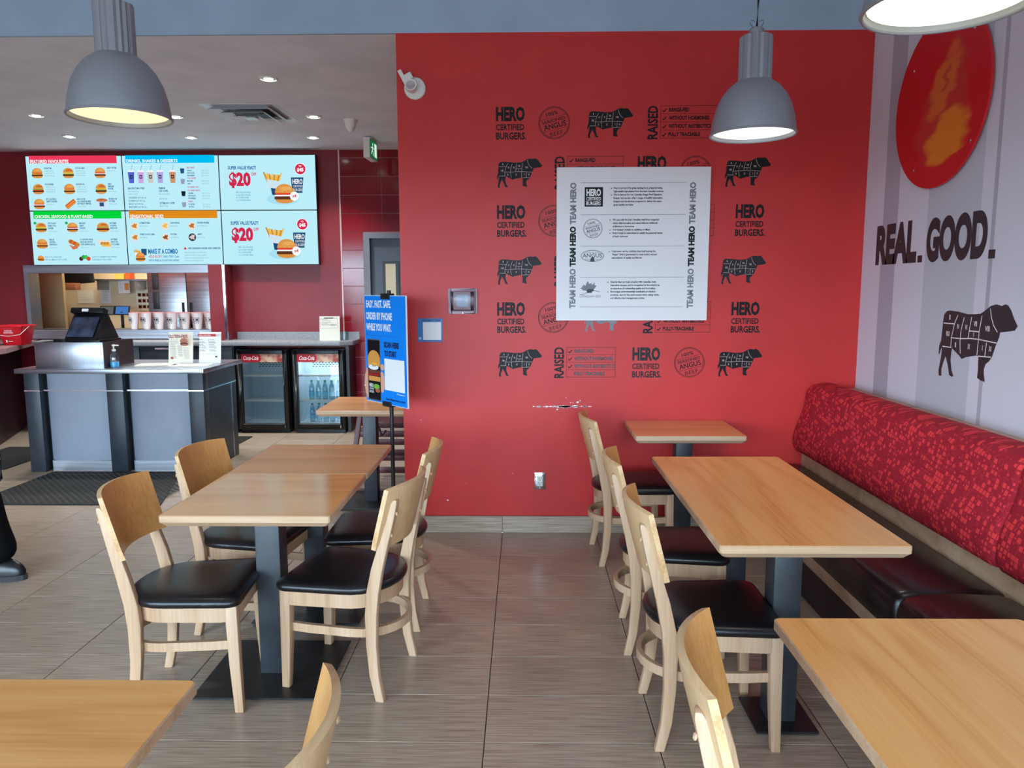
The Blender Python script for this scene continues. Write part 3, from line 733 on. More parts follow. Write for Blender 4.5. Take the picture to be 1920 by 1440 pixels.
# outlet
ot = empty('wall_outlet', (.1055, YW, .3455), 0, 'metal wall outlet with white double socket low on the red wall', 'outlet')
MB().box(-.0365, .0365, -.006, 0, -.0575, .0575).build('cover_plate', CHROME, ot, bevel=.004)
sk = MB().box(-.0175, .0175, -.010, -.004, -.034, .034).build('socket', WHPL, ot, bevel=.002)
p = Print((0, -.010, 0), (1, 0, 0), (0, 0, 1))
for z in (.0165, -.0165):
    p.rect(-.0085, z+.001, -.0055, z+.010, BLACK); p.rect(.0055, z+.001, .0085, z+.010, BLACK); p.ell(0, z-.007, .0035, .003, BLACK, 10)
p.build('slots', sk)
for z in (.047, -.047): MB().lathe([(.003, 0), (.003, .0015)], 8, M=TR(0, -.006, z, rx=R(90))).build('screw', STEEL, ot)

# emergency light head
em = empty('emergency_light', (-.66, YW, 2.79), 0, 'round off-white emergency spotlight high on the red wall', 'light fitting')
MB().lathe([(.065, 0), (.065, .012), (.058, .018)], 32, M=TR(rx=R(90))).build('backplate', WHPL, em, smooth=True)
Mh = TR(-.018, -.03, .0, rx=R(90))
hd = MB().lathe([(.022, -.01), (.030, .01), (.036, .05), (.036, .062), (.029, .062), (.025, .05)], 28, M=TR(-.015, -.02, -.008, rx=R(78))).build('lamp_head', WHPL, em, smooth=True)
MB().lathe([(.001, .052), (.028, .056), (.028, .058)], 24, M=TR(-.015, -.02, -.008, rx=R(78)), cap=False).build('lens', CHROME, hd, smooth=True)
MB().box(-.012, .012, -.02, .02, -.03, .055, M=TR(-.06, -.045, .045, ry=R(-28))).build('bracket_arm', WHPL, em, bevel=.003)
MB().box(-.022, .022, -.02, .02, -.02, .02, M=TR(-.03, -.04, .058, ry=R(-28))).build('heat_sink', WHPL, em, bevel=.003)

# clear-covered wall box
tb = empty('alarm_box', (-.382, YW, 1.506), 0, 'grey wall box under a clear plastic cover on the red wall', 'wall box')
MB().box(-.06, .05, -.022, 0, -.055, .06).build('box', mat('pale_grey_plastic', (190, 176, 176), .45), tb, bevel=.004)
MB().box(-.038, .034, -.025, -.02, -.035, .04).build('display', mat('pale_blue_display', (168, 206, 216), .2), tb)
MB().box(-.092, .092, -.006, 0, -.077, .077).box(-.075, .075, -.045, -.006, -.063, .065).build('clear_cover', glass('frosted_cover', (226, 216, 222), .03, .2), tb, bevel=.006)
MB().box(-.092, -.072, -.012, -.006, -.077, .077).box(.072, .092, -.012, -.006, -.077, .077).box(-.072, .072, -.012, -.006, .058, .077).box(-.072, .072, -.012, -.006, -.077, -.058).build('cover_rim', mat('hazy_plastic_rim', (176, 150, 158), .3), tb, bevel=.003)
MB().lathe([(.004, 0), (.004, .012)], 8, M=TR(0, -.012, -.074, rx=R(90))).build('lock_screw', CHROME, tb)

# blue scan plate
qp = empty('scan_plate', (-.67, YW, 1.249), 0, 'small blue plate with a white square stuck on the red wall', 'wall plate')
BLUE = mat('sign_blue', (0, 128, 226), .4); BLUEP = mat('plate_blue', (66, 126, 186), .4)
MB().box(0, .156, -.004, 0, 0, .149).build('plate', BLUEP, qp, bevel=.001)
p = Print((0, -.004, 0), (1, 0, 0), (0, 0, 1)); p.rect(.033, .012, .148, .125, WHITEP); p.rect(.005, .015, .023, .03, mat('plate_pale_blue', (150, 184, 216), .5)); p.text('SCAN HERE TO ORDER', .028, .131, .146, .142, BLACK, .02); p.build('print', qp)

# ------------------------------------------------------------------ right wall: disc, words and bull
wr = bpy.data.objects['wall_right']
def rp(): return Print((XR, 4.7, 0), (0, -1, 0), (0, 0, 1))
INK = mat('charcoal_wall_print', (48, 47, 52), .5)
p = rp(); Y_ = lambda y: 4.7-y
p.text('REAL', Y_(4.522), 1.716, Y_(4.06), 1.946, INK, .06, res=8); p.rect(Y_(4.045), 1.716, Y_(3.998), 1.752, INK)
p.text('GOOD', Y_(3.965), 1.712, Y_(3.452), 1.938, INK, .06, res=8); p.rect(Y_(3.435), 1.712, Y_(3.386), 1.752, INK)
p.build('lettering', wr)['label'] = 'charcoal words REAL.GOOD.'
p = rp(); bull(p, Y_(3.781), 1.51, .587, INK, WHITEP, 13, 62); p.build('bull_diagram', wr)['label'] = 'charcoal bull divided into numbered cuts'
ds = empty('wall_disc', (XR, 3.90, 2.51), 0, 'round red disc with an orange smear mounted on the striped wall', 'wall sign')
def disc_mat():
    m = mat('disc_red_with_flame_print', (206, 30, 38), .4); t, n, l, b = nt(m)
    tc = n.new('ShaderNodeTexCoord'); no = n.new('ShaderNodeTexNoise'); no.inputs['Scale'].default_value = 9; no.inputs['Detail'].default_value = 6
    st_ = n.new('ShaderNodeMapping'); st_.inputs['Rotation'].default_value = (R(-50), 0, 0); st_.inputs['Scale'].default_value = (1, .45, 1.4); l.new(tc.outputs['Object'], st_.inputs['Vector']); l.new(st_.outputs[0], no.inputs['Vector'])
    v1 = n.new('ShaderNodeVectorMath'); v1.operation = 'SUBTRACT'; l.new(no.outputs['Color'], v1.inputs[0]); v1.inputs[1].default_value = (.5, .5, .5)
    v2 = n.new('ShaderNodeVectorMath'); v2.operation = 'MULTIPLY_ADD'; l.new(v1.outputs[0], v2.inputs[0]); v2.inputs[1].default_value = (.24, .24, .24); l.new(tc.outputs['Object'], v2.inputs[2])
    prev = None
    for (y, z), (a, c), rot, w0, colr in (((-.03, -.06), (.30, .17), 48, 1.0, (202, 56, 52)), ((-.04, .06), (.19, .105), 55, .8, (222, 116, 52)), ((-.09, -.205), (.2, .115), 20, .85, (234, 138, 42)), ((-.06, .07), (.10, .02), 58, .9, (196, 70, 46))):
        mp = n.new('ShaderNodeMapping'); mp.vector_type = 'TEXTURE'; mp.inputs['Location'].default_value = (0, y, z); mp.inputs['Rotation'].default_value = (R(180-rot), 0, 0); mp.inputs['Scale'].default_value = (1, a, c)
        l.new(v2.outputs[0], mp.inputs['Vector']); sp = n.new('ShaderNodeSeparateXYZ'); l.new(mp.outputs[0], sp.inputs[0])
        cb = n.new('ShaderNodeCombineXYZ'); l.new(sp.outputs['Y'], cb.inputs['Y']); l.new(sp.outputs['Z'], cb.inputs['Z'])
        ln = n.new('ShaderNodeVectorMath'); ln.operation = 'LENGTH'; l.new(cb.outputs[0], ln.inputs[0])
        mr = n.new('ShaderNodeMapRange'); mr.interpolation_type = 'SMOOTHSTEP'; mr.inputs['From Min'].default_value = 1.12; mr.inputs['From Max'].default_value = .7; mr.inputs['To Max'].default_value = w0; l.new(ln.outputs['Value'], mr.inputs['Value'])
        mx = n.new('ShaderNodeMix'); mx.data_type = 'RGBA'; l.new(mr.outputs[0], mx.inputs['Factor']); mx.inputs['B'].default_value = lin(colr)
        if prev: l.new(prev, mx.inputs['A'])
        else: mx.inputs['A'].default_value = lin((206, 30, 38))
        prev = mx.outputs['Result']
    l.new(prev, b.inputs['Base Color'])
    return m
DISCR = disc_mat()
MB().lathe([(.424, 0), (.424, .012)], 72, M=TR(-.012, 0, 0, ry=R(-90))).build('disc', DISCR, ds)
for y, z in ((-.26, .214), (-.2, -.31), (.3, -.25), (.27, .26)):
    MB().lathe([(.008, 0), (.006, .004)], 10, M=TR(-.024, -y, z, ry=R(-90))).build('screw', CHROME, ds)
# ------------------------------------------------------------------ menu screens
SX, SZ, SW, SH = -5.5, 3.048, 1.0725, .5965
SBG = S((190, 240, 252)); SNAVY = S((38, 84, 130)); SGREY = S((110, 140, 165)); SRED = S((212, 40, 78)); SWHITE = S((250, 252, 255)); SBLK = S((30, 36, 46))
BUN, BUND, PATTY, LETT, TOM, CHEESE, FRY, FRYD = S((222, 150, 70)), S((196, 112, 44)), S((96, 52, 34)), S((120, 176, 66)), S((222, 70, 48)), S((246, 196, 70)), S((240, 190, 80)), S((206, 134, 44))
def burger(p, cx, cy, wd, ht, kind=0):
    """flat picture of a burger, cx/cy = centre"""
    y = cy-ht/2
    p.ell(cx, y+ht*.16, wd*.46, ht*.16, BUN, 14); p.up()
    p.rect(cx-wd*.47, y+ht*.2, cx+wd*.47, y+ht*.36, PATTY); p.ell(cx-wd*.47, y+ht*.28, wd*.04, ht*.08, PATTY, 8); p.ell(cx+wd*.47, y+ht*.28, wd*.04, ht*.08, PATTY, 8)
    p.rect(cx-wd*.5, y+ht*.36, cx+wd*.5, y+ht*.43, (CHEESE, LETT, SWHITE, TOM)[kind % 4]); p.rect(cx-wd*.45, y+ht*.43, cx+wd*.45, y+ht*.53, (TOM, CHEESE, TOM, LETT)[kind % 4]); p.up()
    p.ell(cx, y+ht*.52, wd*.48, ht*.46, BUN, 16, 0, 180); p.up(); p.ell(cx+wd*.08, y+ht*.66, wd*.3, ht*.2, BUND if kind % 2 else S((234, 172, 92)), 12, 0, 180)
def fries(p, x, y, wd, ht, box=SWHITE):
    rr = random.Random(int(x*1e4) % 97)
    for k in range(11):
        u = k/10; x0 = x+wd*(.25+.5*u); a = (u-.5)*1.1; L = ht*rr.uniform(.75, 1.0)
        p.line([(x0, y+ht*.2), (x0+math.sin(a)*L*.55, y+ht*.2+L*.75)], wd*.085, FRY if k % 3 else FRYD); p.up(.0001)
    p.poly([(x+wd*.12, y+ht*.55), (x+wd*.9, y+ht*.42), (x+wd*.78, y), (x+wd*.22, y)], box)
def cup(p, cx, y, wd, ht, m, lid=SWHITE, label=SBLK):
    p.poly([(cx-wd*.33, y), (cx+wd*.33, y), (cx+wd*.46, y+ht*.8), (cx-wd*.46, y+ht*.8)], m); p.ell(cx, y+ht*.8, wd*.5, ht*.14, lid, 12, 0, 180); p.up()
    p.rect(cx-wd*.2, y+ht*.32, cx+wd*.2, y+ht*.58, label); p.line([(cx, y+ht*.9), (cx+wd*.25, y+ht*1.3)], wd*.05, SGREY)
    p.up(); p.rect(cx-wd*.11, y+ht*.4, cx+wd*.11, y+ht*.5, m)
def U(x): return x/100*SW
def V(y): return (100-y)/100*SH
def tx(p, t, x, y, h, m=SNAVY, bold=.015, xm=None, cond=.62): p.para(t, U(x), V(y), h/100*SH, m, cond, bold, U(xm) if xm else None)
def header(p, t, x1, c, xt):
    p.rect(U(4), V(14), U(x1), V(0), S(c)); p.up(); p.text(t, U(5), V(14), U(xt), V(7.2), SWHITE, .03); p.up()
def scr_featured(p):
    header(p, 'FEATURED FAVOURITES', 95, (236, 58, 92), 45)
    it = [('SIGNATURE',), ('ACTION HERO',), ('HEAVY HITTER',), ('EGG BURGER',), ('BLUE MOON',), ('HERO', 'SMASHED', 'BURGER'), ('SPICY JALAPENO', 'CRISPY CHICKEN'), ('REAL DOGZ!', 'ALL CANADIAN BEEF', 'NATURALLY SMOKED'), ('MUSHROOM', 'POUTINE')]
    for k, L in enumerate(it):
        c, r = k % 3, k//3; x = (11.5, 44, 77)[c]; y = (31, 60, 87)[r]
        if k == 7:
            p.line([(U(x-4.5), V(y+7)), (U(x+5), V(y-6))], SH*.09, BUN); p.up(); p.line([(U(x-4.5), V(y+5)), (U(x+4.5), V(y-6))], SH*.045, TOM); p.up(); p.line([(U(x-4), V(y+5)), (U(x+4), V(y-5))], SH*.012, CHEESE)
        elif k == 8:
            p.poly([(U(x-3.5), V(y+8)), (U(x+4), V(y+8)), (U(x+5), V(y-5)), (U(x-5), V(y-5))], S((214, 226, 240))); p.ell(U(x), V(y-6), U(6), SH*.035, S((196, 110, 60)), 12); p.up(); p.rect(U(x-2.5), V(y+5), U(x+2), V(y-2), SNAVY)
        else: burger(p, U(x), V(y), U(11.5), SH*.19, k)
        for i, t in enumerate(L): tx(p, t, x+7.5, y-7+i*4.2, 3.0, SNAVY, .03, (x+24))
        n = len(L)
        pr = ['4oz $8.95  570 Cals', '6oz $10.95  700 Cals', '8oz $12.95  850 Cals'] if k in (0, 1, 3, 4) else ['$10.25  860 Cals']
        for i, t in enumerate(pr): tx(p, t, x+7.8, y-6.5+n*4.2+i*4.2, 2.4, SGREY, 0, x+23)
def scr_chicken(p):
    header(p, 'CHICKEN, SEAFOOD & PLANT-BASED', 96, (0, 214, 60), 66)
    it = [('SPICY PLANT', 'BASED SOUL', 'BURGER'), ('MEATLESS', 'CRISPY', "CHICK'N"), ('BATTERED', 'ATLANTIC', 'HADDOCK'), ('GRILLED', 'CHICKEN', 'SANDWICH'), ('10 CHICKEN WINGS', 'REGULAR OR SPICY', 'WITH DIPPING SAUCE'), ('BATTERED', 'HADDOCK', '2 PCS & FRIES')]
    for k, L in enumerate(it):
        c, r = k % 3, k//3; x = (11, 44, 76)[c]; y = (30, 60)[r]
        if k == 4:
            for i in range(7): p.ell(U(x-3+i*1.2), V(y-4+(i*37 % 9)), U(2.4), SH*.04, (FRYD, TOM, BUND)[i % 3], 8); p.up(.0001)
            p.poly([(U(x-5), V(y+1)), (U(x), V(y+5)), (U(x+5.5), V(y+1)), (U(x+4), V(y+9)), (U(x-1), V(y+11))], S((214, 120, 80)))
        elif k == 5:
            p.poly([(U(x-7), V(y-7)), (U(x+7), V(y-5)), (U(x+6.5), V(y+9)), (U(x-4.5), V(y+2))], S((236, 226, 206))); p.up()
            for i in range(6): p.ell(U(x-2+i*1.5), V(y+(i % 2)*3), U(1.8), SH*.03, FRY if i % 2 else FRYD, 8)
        else: burger(p, U(x), V(y), U(13 if k == 2 else 11.5), SH*.18, (1, 2, 3, 0, 0, 0)[k])
        if k < 2: p.up(); p.ell(U(x-6), V(y-8), U(1.6), SH*.026, S((40, 170, 90)), 10)
        for i, t in enumerate(L): tx(p, t, x+7.5, y-6+i*4.5, 3.0, SNAVY, .03, x+24)
        tx(p, '$11.95  560 Cals', x+8, y+8.5, 2.4, SGREY, 0, x+23)
    burger(p, U(8.5), V(87), U(7), SH*.11, 0); tx(p, 'BUILD YOUR OWN BURGER', 13, 86, 2.8, S((60, 130, 170)), .01, 38); tx(p, 'ASK FOR A MENU AT THE COUNTER', 13, 91, 2.8, S((60, 130, 170)), .01, 45)
    for i, m in enumerate((S((80, 40, 50)), S((40, 170, 60)), S((60, 200, 80)), TOM)): p.ell(U(51+i*2.6), V(88-(i in (1, 2))*3), U(2.2), SH*.04, m, 10); p.up(.0001)
    tx(p, 'A LIST OF CONDIMENTS AND TOPPINGS', 63, 86, 2.8, S((60, 130, 170)), .01, 98); tx(p, 'IS AVAILABLE AT THE COUNTER', 63, 91, 2.8, S((60, 130, 170)), .01, 92)
def scr_drinks(p):
    header(p, 'DRINKS, SHAKES & DESSERTS', 96, (0, 190, 244), 58)
    for i, m in enumerate(((86, 100, 206), (206, 170, 226), (206, 204, 196), (176, 170, 226), (206, 150, 110))):
        cup(p, U((9, 19, 29, 39, 52)[i]), V(50), U(7.4), SH*.25, S(m))
    tx(p, 'REAL FRUIT SMOOTHIES', 5, 61, 3.2, SNAVY, .03, 26); tx(p, 'Made with apple juice,', 5, 66, 2.6, SGREY, 0, 24); tx(p, 'banana and yogurt', 5, 71, 2.6, SGREY, 0, 22)
    for i, t in enumerate(('STRAWBERRY $6.99 460 Cals', 'BLUEBERRY $6.99 470 Cals', 'MANGO $6.99 500 Cals', 'MIXED BERRY $6.99 460 Cals')): tx(p, t, 5, 78+i*5.6, 3.0, SNAVY, .01, 30)
    tx(p, 'PREMIUM', 37, 61, 3.2, SNAVY, .03, 46); tx(p, 'ICED COFFEE', 37, 66, 3.2, SNAVY, .03, 48); tx(p, 'Made with milk, whipped', 37, 71, 2.4, SGREY, 0, 57); tx(p, '$5.99 400 Cals', 37, 80, 2.8, SNAVY, 0, 50); tx(p, 'LETTIERI HOT COFFEE', 37, 88, 3.2, SNAVY, .03, 57); tx(p, '$2.75 0-15 Cals', 37, 93, 2.8, SNAVY, 0, 50)
    sec = [(24, 'REAL SHAKES', ('VANILLA', 'CHOCOLATE', 'STRAWBERRY')), (43, 'TORY DESSERT', ('BROWNIE', 'OREO')), (59, 'ICE CREAM CONE', ()), (65, 'ICE CREAM SUNDAE', ('CARAMEL', 'CHOCOLATE', 'STRAWBERRY')), (85, 'DRINKS', ('FOUNTAIN', 'BOTTLED'))]
    for y, h, L in sec:
        tx(p, h, 67, y, 2.8, S((206, 90, 150)), .03, 80); p.poly([(U(60.6), V(y+9)), (U(64), V(y+9)), (U(64.6), V(y)), (U(60), V(y))], (SNAVY, S((150, 160, 190)), SBLK)[int(y) % 3]) if h != 'ICE CREAM CONE' else None
        for i, t in enumerate(L): tx(p, t, 67, y+5+i*4.6, 2.6, SNAVY, .03, 77); tx(p, '$7.49  700 Cals', 82, y+5+i*4.6, 2.4, SGREY, 0, 97)
def scr_sides(p):
    header(p, 'SENSATIONAL SIDES', 96, (226, 140, 30), 40)
    it = [('ULTIMATE FRIES', '$3.95  450 Cals'), ('ONION RINGS', '$5.75  540 Cals'), ('CHICKEN FINGERS', '$9.95  350-470 Cals'), ('SWEET POTATO FRIES', '$5.50  480 Cals'), ('POUTINE', '$7.75  890 Cals'), ('GRAVY', '$0.95  30 Cals')]
    for k, L in enumerate(it):
        x = (9, 41, 69)[k % 3]; y = (28, 49)[k//3]
        p.ell(U(x), V(y), U(4), SH*.072, S((236, 228, 214)) if k != 5 else S((60, 60, 66)), 16); p.up()
        for i in range(6): p.ell(U(x+2.0*math.cos(i*2.4)*(i/6)**.5), V(y+3.6*math.sin(i*2.4)*(i/6)**.5), U(1.7), SH*.016, rot=i*50, n=10, m= (FRYD, FRY, BUND, FRYD, S((150, 84, 40)), S((220, 206, 200)))[k]); p.up(.0001)
        tx(p, L[0], x+5.5, y-4, 3.1, SNAVY, .03, x+25); tx(p, L[1], x+5.5, y+1.5, 2.6, SGREY, 0, x+22)
    fries(p, U(7), V(84), U(7), SH*.14); p.poly([(U(15), V(82)), (U(20), V(82)), (U(20.6), V(70)), (U(14.6), V(70))], SNAVY); p.up(); burger(p, U(13.5), V(85), U(10), SH*.17, 0)
    p.text('MAKE IT A COMBO', U(22), V(79.5), U(53), V(70), S((0, 110, 180)), .035); p.text('ADD $5.50', U(22), V(87), U(35), V(82), SRED, .01); p.text('| 360-700 Cals', U(36), V(87.5), U(54), V(82), S((0, 110, 180)), .01); p.text('WITH FRIES & FOUNTAIN DRINK', U(22), V(93.5), U(54), V(89.5), S((0, 110, 180)), .01)
    p.poly([(U(61+dx), V(70+dy)) for dx, dy in ((-1.6, 0), (-.8, -1), (-.5, -2.4), (0, -3.4), (.5, -2.4), (.8, -1), (1.6, 0), (.8, 1.6), (0, 1.2), (-.8, 1.6))], SRED)
    p.text('100% CANADIAN OWNED AND OPERATED', U(64), V(71), U(98), V(67.5), SNAVY, .03)
    for i, t in enumerate(('Adults and youth (ages 13 and older) need an', 'average of 2,000 calories a day, and children', '(ages 4 to 12) need an average of 1,500 calories', 'a day. However, individual needs vary.')): tx(p, t, 60, 78+i*5, 2.6, SGREY, 0, 97)
def scr_promo(p):
    p.text('SUPER VALUE FEAST!', U(9.5), V(26.5), U(38.5), V(20), S((0, 100, 165)), .03)
    p.text('$20', U(10), V(60), U(32.5), V(31), SRED, .05); p.text('OFF', U(33), V(38), U(38.5), V(32), SRED, .02)
    for i, t in enumerate(('HERO VALUE BUNDLE', '4 x 4oz HERO BURGER', '4 x ULTIMATE FRIES', '4 x FOUNTAIN DRINK')): tx(p, t, 16.5, 69+i*4.8, 3.1, S((50, 120, 165)), .0, 33)
    p.ell(U(84), V(26), U(6), SH*.107, SWHITE, 24); p.up(); p.ell(U(84), V(26), U(5.4), SH*.096, SRED, 24); p.up(); p.text('$45', U(80.6), V(31.5), U(87.4), V(24), SWHITE, .05); p.text('TO', U(82.6), V(22.5), U(85.4), V(19.5), SWHITE, .03)
    p.ell(U(65), V(80), U(17), SH*.1, S((168, 226, 244)), 20); p.up()
    fries(p, U(47), V(62), U(17), SH*.33, S((208, 230, 244)))
    p.poly([(U(75), V(69)), (U(85.5), V(69)), (U(87), V(41)), (U(74), V(41))], S((36, 82, 122))); p.up()
    p.text('HERO', U(75.5), V(53), U(86), V(44), SWHITE, .03); p.text('CERTIFIED', U(76), V(59), U(86), V(55), SWHITE, .0); p.text('BURGERS', U(76), V(66), U(86), V(61), SWHITE, .0)
    p.poly([(U(54), V(72)), (U(58), V(74)), (U(58), V(61)), (U(53), V(60))], S((30, 76, 120))); p.up()
    burger(p, U(67), V(70), U(21), SH*.36, 2); p.up()
    rr = random.Random(5)
    for k in range(26): a, q = rr.uniform(.2, 2.9), rr.uniform(.2, .9); p.ell(U(67+9*q*math.cos(a)), V(69.5-15*q*math.sin(a)), U(.35), SH*.004, S((250, 214, 150)), 6)
    p.ell(U(77), V(75), U(4.6), SH*.085, SWHITE, 18); p.up(); p.text('x4', U(74.8), V(77.5), U(79), V(71), SRED, .02)
for k, (fn, lb) in enumerate(((scr_featured, 'menu screen headed in red with favourite burgers, upper left of the screen wall'), (scr_drinks, 'menu screen headed in light blue with drinks and shakes'), (scr_promo, 'upper screen of the two advertising twenty dollars off a feast'),
                              (scr_chicken, 'menu screen headed in green with chicken and plant-based burgers'), (scr_sides, 'menu screen headed in orange with side dishes'), (scr_promo, 'lower screen of the two advertising twenty dollars off a feast'))):
    c, r = k % 3, k//3
    t = empty('menu_screen', (SX+c*SW, YB-.1, SZ-(r+1)*SH), 0, lb, 'screen', 'menu screens over the serving hatch')
    MB().box(.001, SW-.001, .002, .07, .001, SH-.001).build('housing', BLKPL, t)
    MB().box(.3, .77, .07, .1, .15, .45).build('wall_mount', BLKMETAL, t)
    MB().box(.006, SW-.006, -.001, .003, .006, SH-.006).build('panel', SBG, t)
    p = Print((0, -.001, 0), (1, 0, 0), (0, 0, 1)); p.h = .0006; fn(p); p.build('picture', t)

# ------------------------------------------------------------------ serving hatch: steel frame
ht = empty('hatch_frame', (0, YB, 0), 0, 'brushed steel surround of the serving hatch below the menu screens', 'hatch frame')
MB().box(HX0-.04, HX1+.05, -.05, .02, HZ1, 1.858).build('header', STEELX, ht)
MB().box(HX0-.04, HX0+.008, -.05, .14, HZ0, HZ1).build('jamb', STEEL, ht); MB().box(HX1-.008, HX1+.05, -.05, .14, HZ0, HZ1).build('jamb', STEEL, ht)
MB().box(HX0-.04, HX1+.05, -.1, .30, 1.105, HZ0).build('sill', STEELX, ht)
MB().box(HX0-.04, HX1+.05, -.1, -.08, 1.03, 1.105).build('sill_front', STEELX, ht)
tag(MB().box(HX1+.06, -3.30, YB-.28, YB, 1.022, 1.85).build('side_pier', DRED), 'narrow dark red pier right of the hatch', kind='structure')
struct('trim_2', MB().box(-3.30, -3.275, YB-.29, YB-.26, 1.022, 1.85), CHROME, 'chrome corner strip on the red pier')

# paper cups on the sill
CUPW = mat('cup_white', (240, 228, 226), .5); CUPR = mat('cup_pink', (236, 120, 126), .5)
def make_cup():
    t = empty('paper_cup')
    MB().lathe([(.036, 0), (.036, .002), (.055, .182), (.057, .186), (.057, .19), (.053, .188), (.034, .004)], 28, cap=True).build('cup', CUPW, t, smooth=True)
    for a0, a1 in ((15, 70), (140, 200)):
        b = MB(); n = 8; rg = []
        for z, r in ((.003, .0366), (.18, .0552)): rg.append([((r)*math.cos(R(a0+(a1-a0)*k/n)), r*math.sin(R(a0+(a1-a0)*k/n)), z) for k in range(n+1)])
        vv = rg[0]+rg[1]; b.add(vv, [(k, k+1, n+2+k, n+1+k) for k in range(n)]); b.build('pink_band', CUPR, t)
    MB().tube([(.056*math.cos(2*math.pi*k/24), .056*math.sin(2*math.pi*k/24), .189) for k in range(24)], .0025, 5, closed=True).build('rim', CUPR, t, smooth=True)
    p = Print((-.024, -.0485, .085), (1, 0, 0), (0, -.105, 1)); p.h = .003
    p.rect(0, 0, .048, .048, BLACK); p.up(); p.rect(.005, .005, .043, .043, CUPW); p.up(); p.rect(.01, .012, .038, .036, DGREYP); p.rect(.006, -.02, .012, -.015, DGREYP); p.rect(.02, -.02, .026, -.015, DGREYP); p.rect(.034, -.02, .04, -.015, DGREYP); p.build('logo', t)
    return t
pc = make_cup()
for k in range(13):
    c = pc if k == 0 else copy_tree(pc); x = -4.49+k*.0745; row = k % 2
    c.location = (x, YB+.06+row*.105, 1.13); c.rotation_euler = (0, 0, R((k*53 % 50)-25))
    nm = ['leftmost'] + ['%s from the left' % q for q in ('second', 'third', 'fourth', 'fifth', 'sixth', 'seventh', 'eighth', 'ninth', 'tenth', 'eleventh', 'twelfth')] + ['rightmost']
    tag(c, 'white and pink paper cup on the hatch sill, %s in its row' % nm[k], 'cup', 'paper cups lined up on the hatch sill')

# ------------------------------------------------------------------ kitchen things
struct('trim_3', MB().box(-6.3, -5.565, 8.95, 9.0, 0, 2.3), TAN, 'tan panel at the left inside the kitchen')
kc = empty('kitchen_counter', (-5.05, 9.55, 0), 0, 'steel kitchen counter behind the hatch', 'counter')
MB().box(-.9, .28, -.3, .4, 1.0, 1.04).build('worktop', STEEL, kc); MB().box(-.88, .26, -.27, .38, .0, 1.0).build('cabinet', STEELX, kc)
fr = empty('steel_refrigerator', (-4.25, KY-.35, 0), 0, 'tall stainless double-door refrigerator inside the kitchen', 'refrigerator')
MB().box(-.5, .5, -.25, .34, .05, 2.1).build('body', STEEL, fr)
for s in (-1, 1):
    d = MB().box(s*.248-.245, s*.248+.245, -.29, -.252, .15, 2.05).build('door', STEELX, fr, bevel=.006)
    MB().box(s*.05-.016, s*.05+.016, -.30, -.288, .95, 1.42).build('handle', BLKPL, d, bevel=.004)
for z in (1.45, 1.69): MB().box(-.43, -.35, -.298, -.288, z-.11, z+.11).build('vent_panel', DKMETAL, fr, bevel=.012)
mn = empty('order_monitor', (-5.77, 9.62, 1.66), R(4), 'black monitor hanging in the kitchen above a brown carton', 'monitor')
MB().box(-.2, .2, -.02, .02, 0, .15, M=TR(ry=R(-4))).build('casing', BLKPL, mn, bevel=.006); MB().tube([(0, 0, .15), (0, .05, 1.03)], .015).build('mount', BLKMETAL, mn)
tag(MB().box(-.15, .15, -.06, .06, -.045, .045, M=TR(-5.86, 9.5, 1.625)).build('brown_carton', CARTON, bevel=.004), 'small reddish brown carton on a bracket left in the kitchen', 'carton')
sh = empty('wall_shelf', (-5.3, KY-.14, 1.70), 0, 'steel wire shelf high on the kitchen wall', 'shelf')
MB().box(-.35, .32, -.14, .135, 0, .02).build('board', STEEL, sh); MB().box(-.3, -.28, -.12, .135, -.12, 0).build('bracket', STEEL, sh); MB().box(.2, .22, -.12, .135, -.12, 0).build('bracket', STEEL, sh)
tag(MB().box(-5.4, -5.27, KY-.2, KY-.08, 1.72, 1.79).build('yellow_package', mat('yellow_pack', (230, 190, 90), .6)), 'pale yellow package on the kitchen shelf', 'package')
tag(MB().box(-5.25, -5.19, KY-.2, KY-.08, 1.72, 1.80).build('orange_package', mat('orange_pack', (240, 96, 40), .6)), 'small orange package on the kitchen shelf', 'package')
def sheet(name, x0, x1, z0, z1, m, label, cat, fn=None, y=KY):
    t = empty(name, (x0, y, z0), 0, label, cat); MB().box(0, x1-x0, -.008, -.001, 0, z1-z0).build('sheet', m, t)
    if fn:
        p = Print((0, -.008, 0), (1, 0, 0), (0, 0, 1)); fn(p, x1-x0, z1-z0); p.build('print', t)
    return t
def lines(n, m=GREYP): 
    def f(p, W, H):
        rr = random.Random(int(W*1000))
        for k in range(n): p.rect(W*.1, H*(.92-.85*k/n)-H*.012, W*rr.uniform(.5, .9), H*(.92-.85*k/n), m)
    return f
sheet('pinned_note', -5.7, -5.57, 1.40, 1.655, PAPERW, 'long white list pinned on the kitchen wall', 'note', lines(14))
sheet('pinned_note', -6.02, -5.80, 1.40, 1.57, PAPER, 'cream paper note on the kitchen wall below the carton', 'note', lines(4))
def chart(p, W, H):
    m = S((0, 0, 0)) if False else mat('photo_brown', (140, 84, 44), .6); m2 = mat('photo_tan', (206, 150, 90), .6)
    p.text('BURGERS', W*.05, H*.92, W*.3, H*.97, DGREYP); p.text('SANDWICHES', W*.52, H*.92, W*.8, H*.97, DGREYP)
    for r in range(3):
        for c in range(6):
            x = W*(.05+c*.145+(.06 if c > 2 else 0)); y = H*(.66-r*.28); p.rect(x, y, x+W*.12, y+H*.17, m); p.ell(x+W*.06, y+H*.085, W*.04, H*.05, m2, 8)
            p.up(.00005)
sheet('picture_chart', -5.222, -4.815, 1.30, 1.585, PAPER, 'chart with rows of small food pictures on the kitchen wall', 'chart', chart)
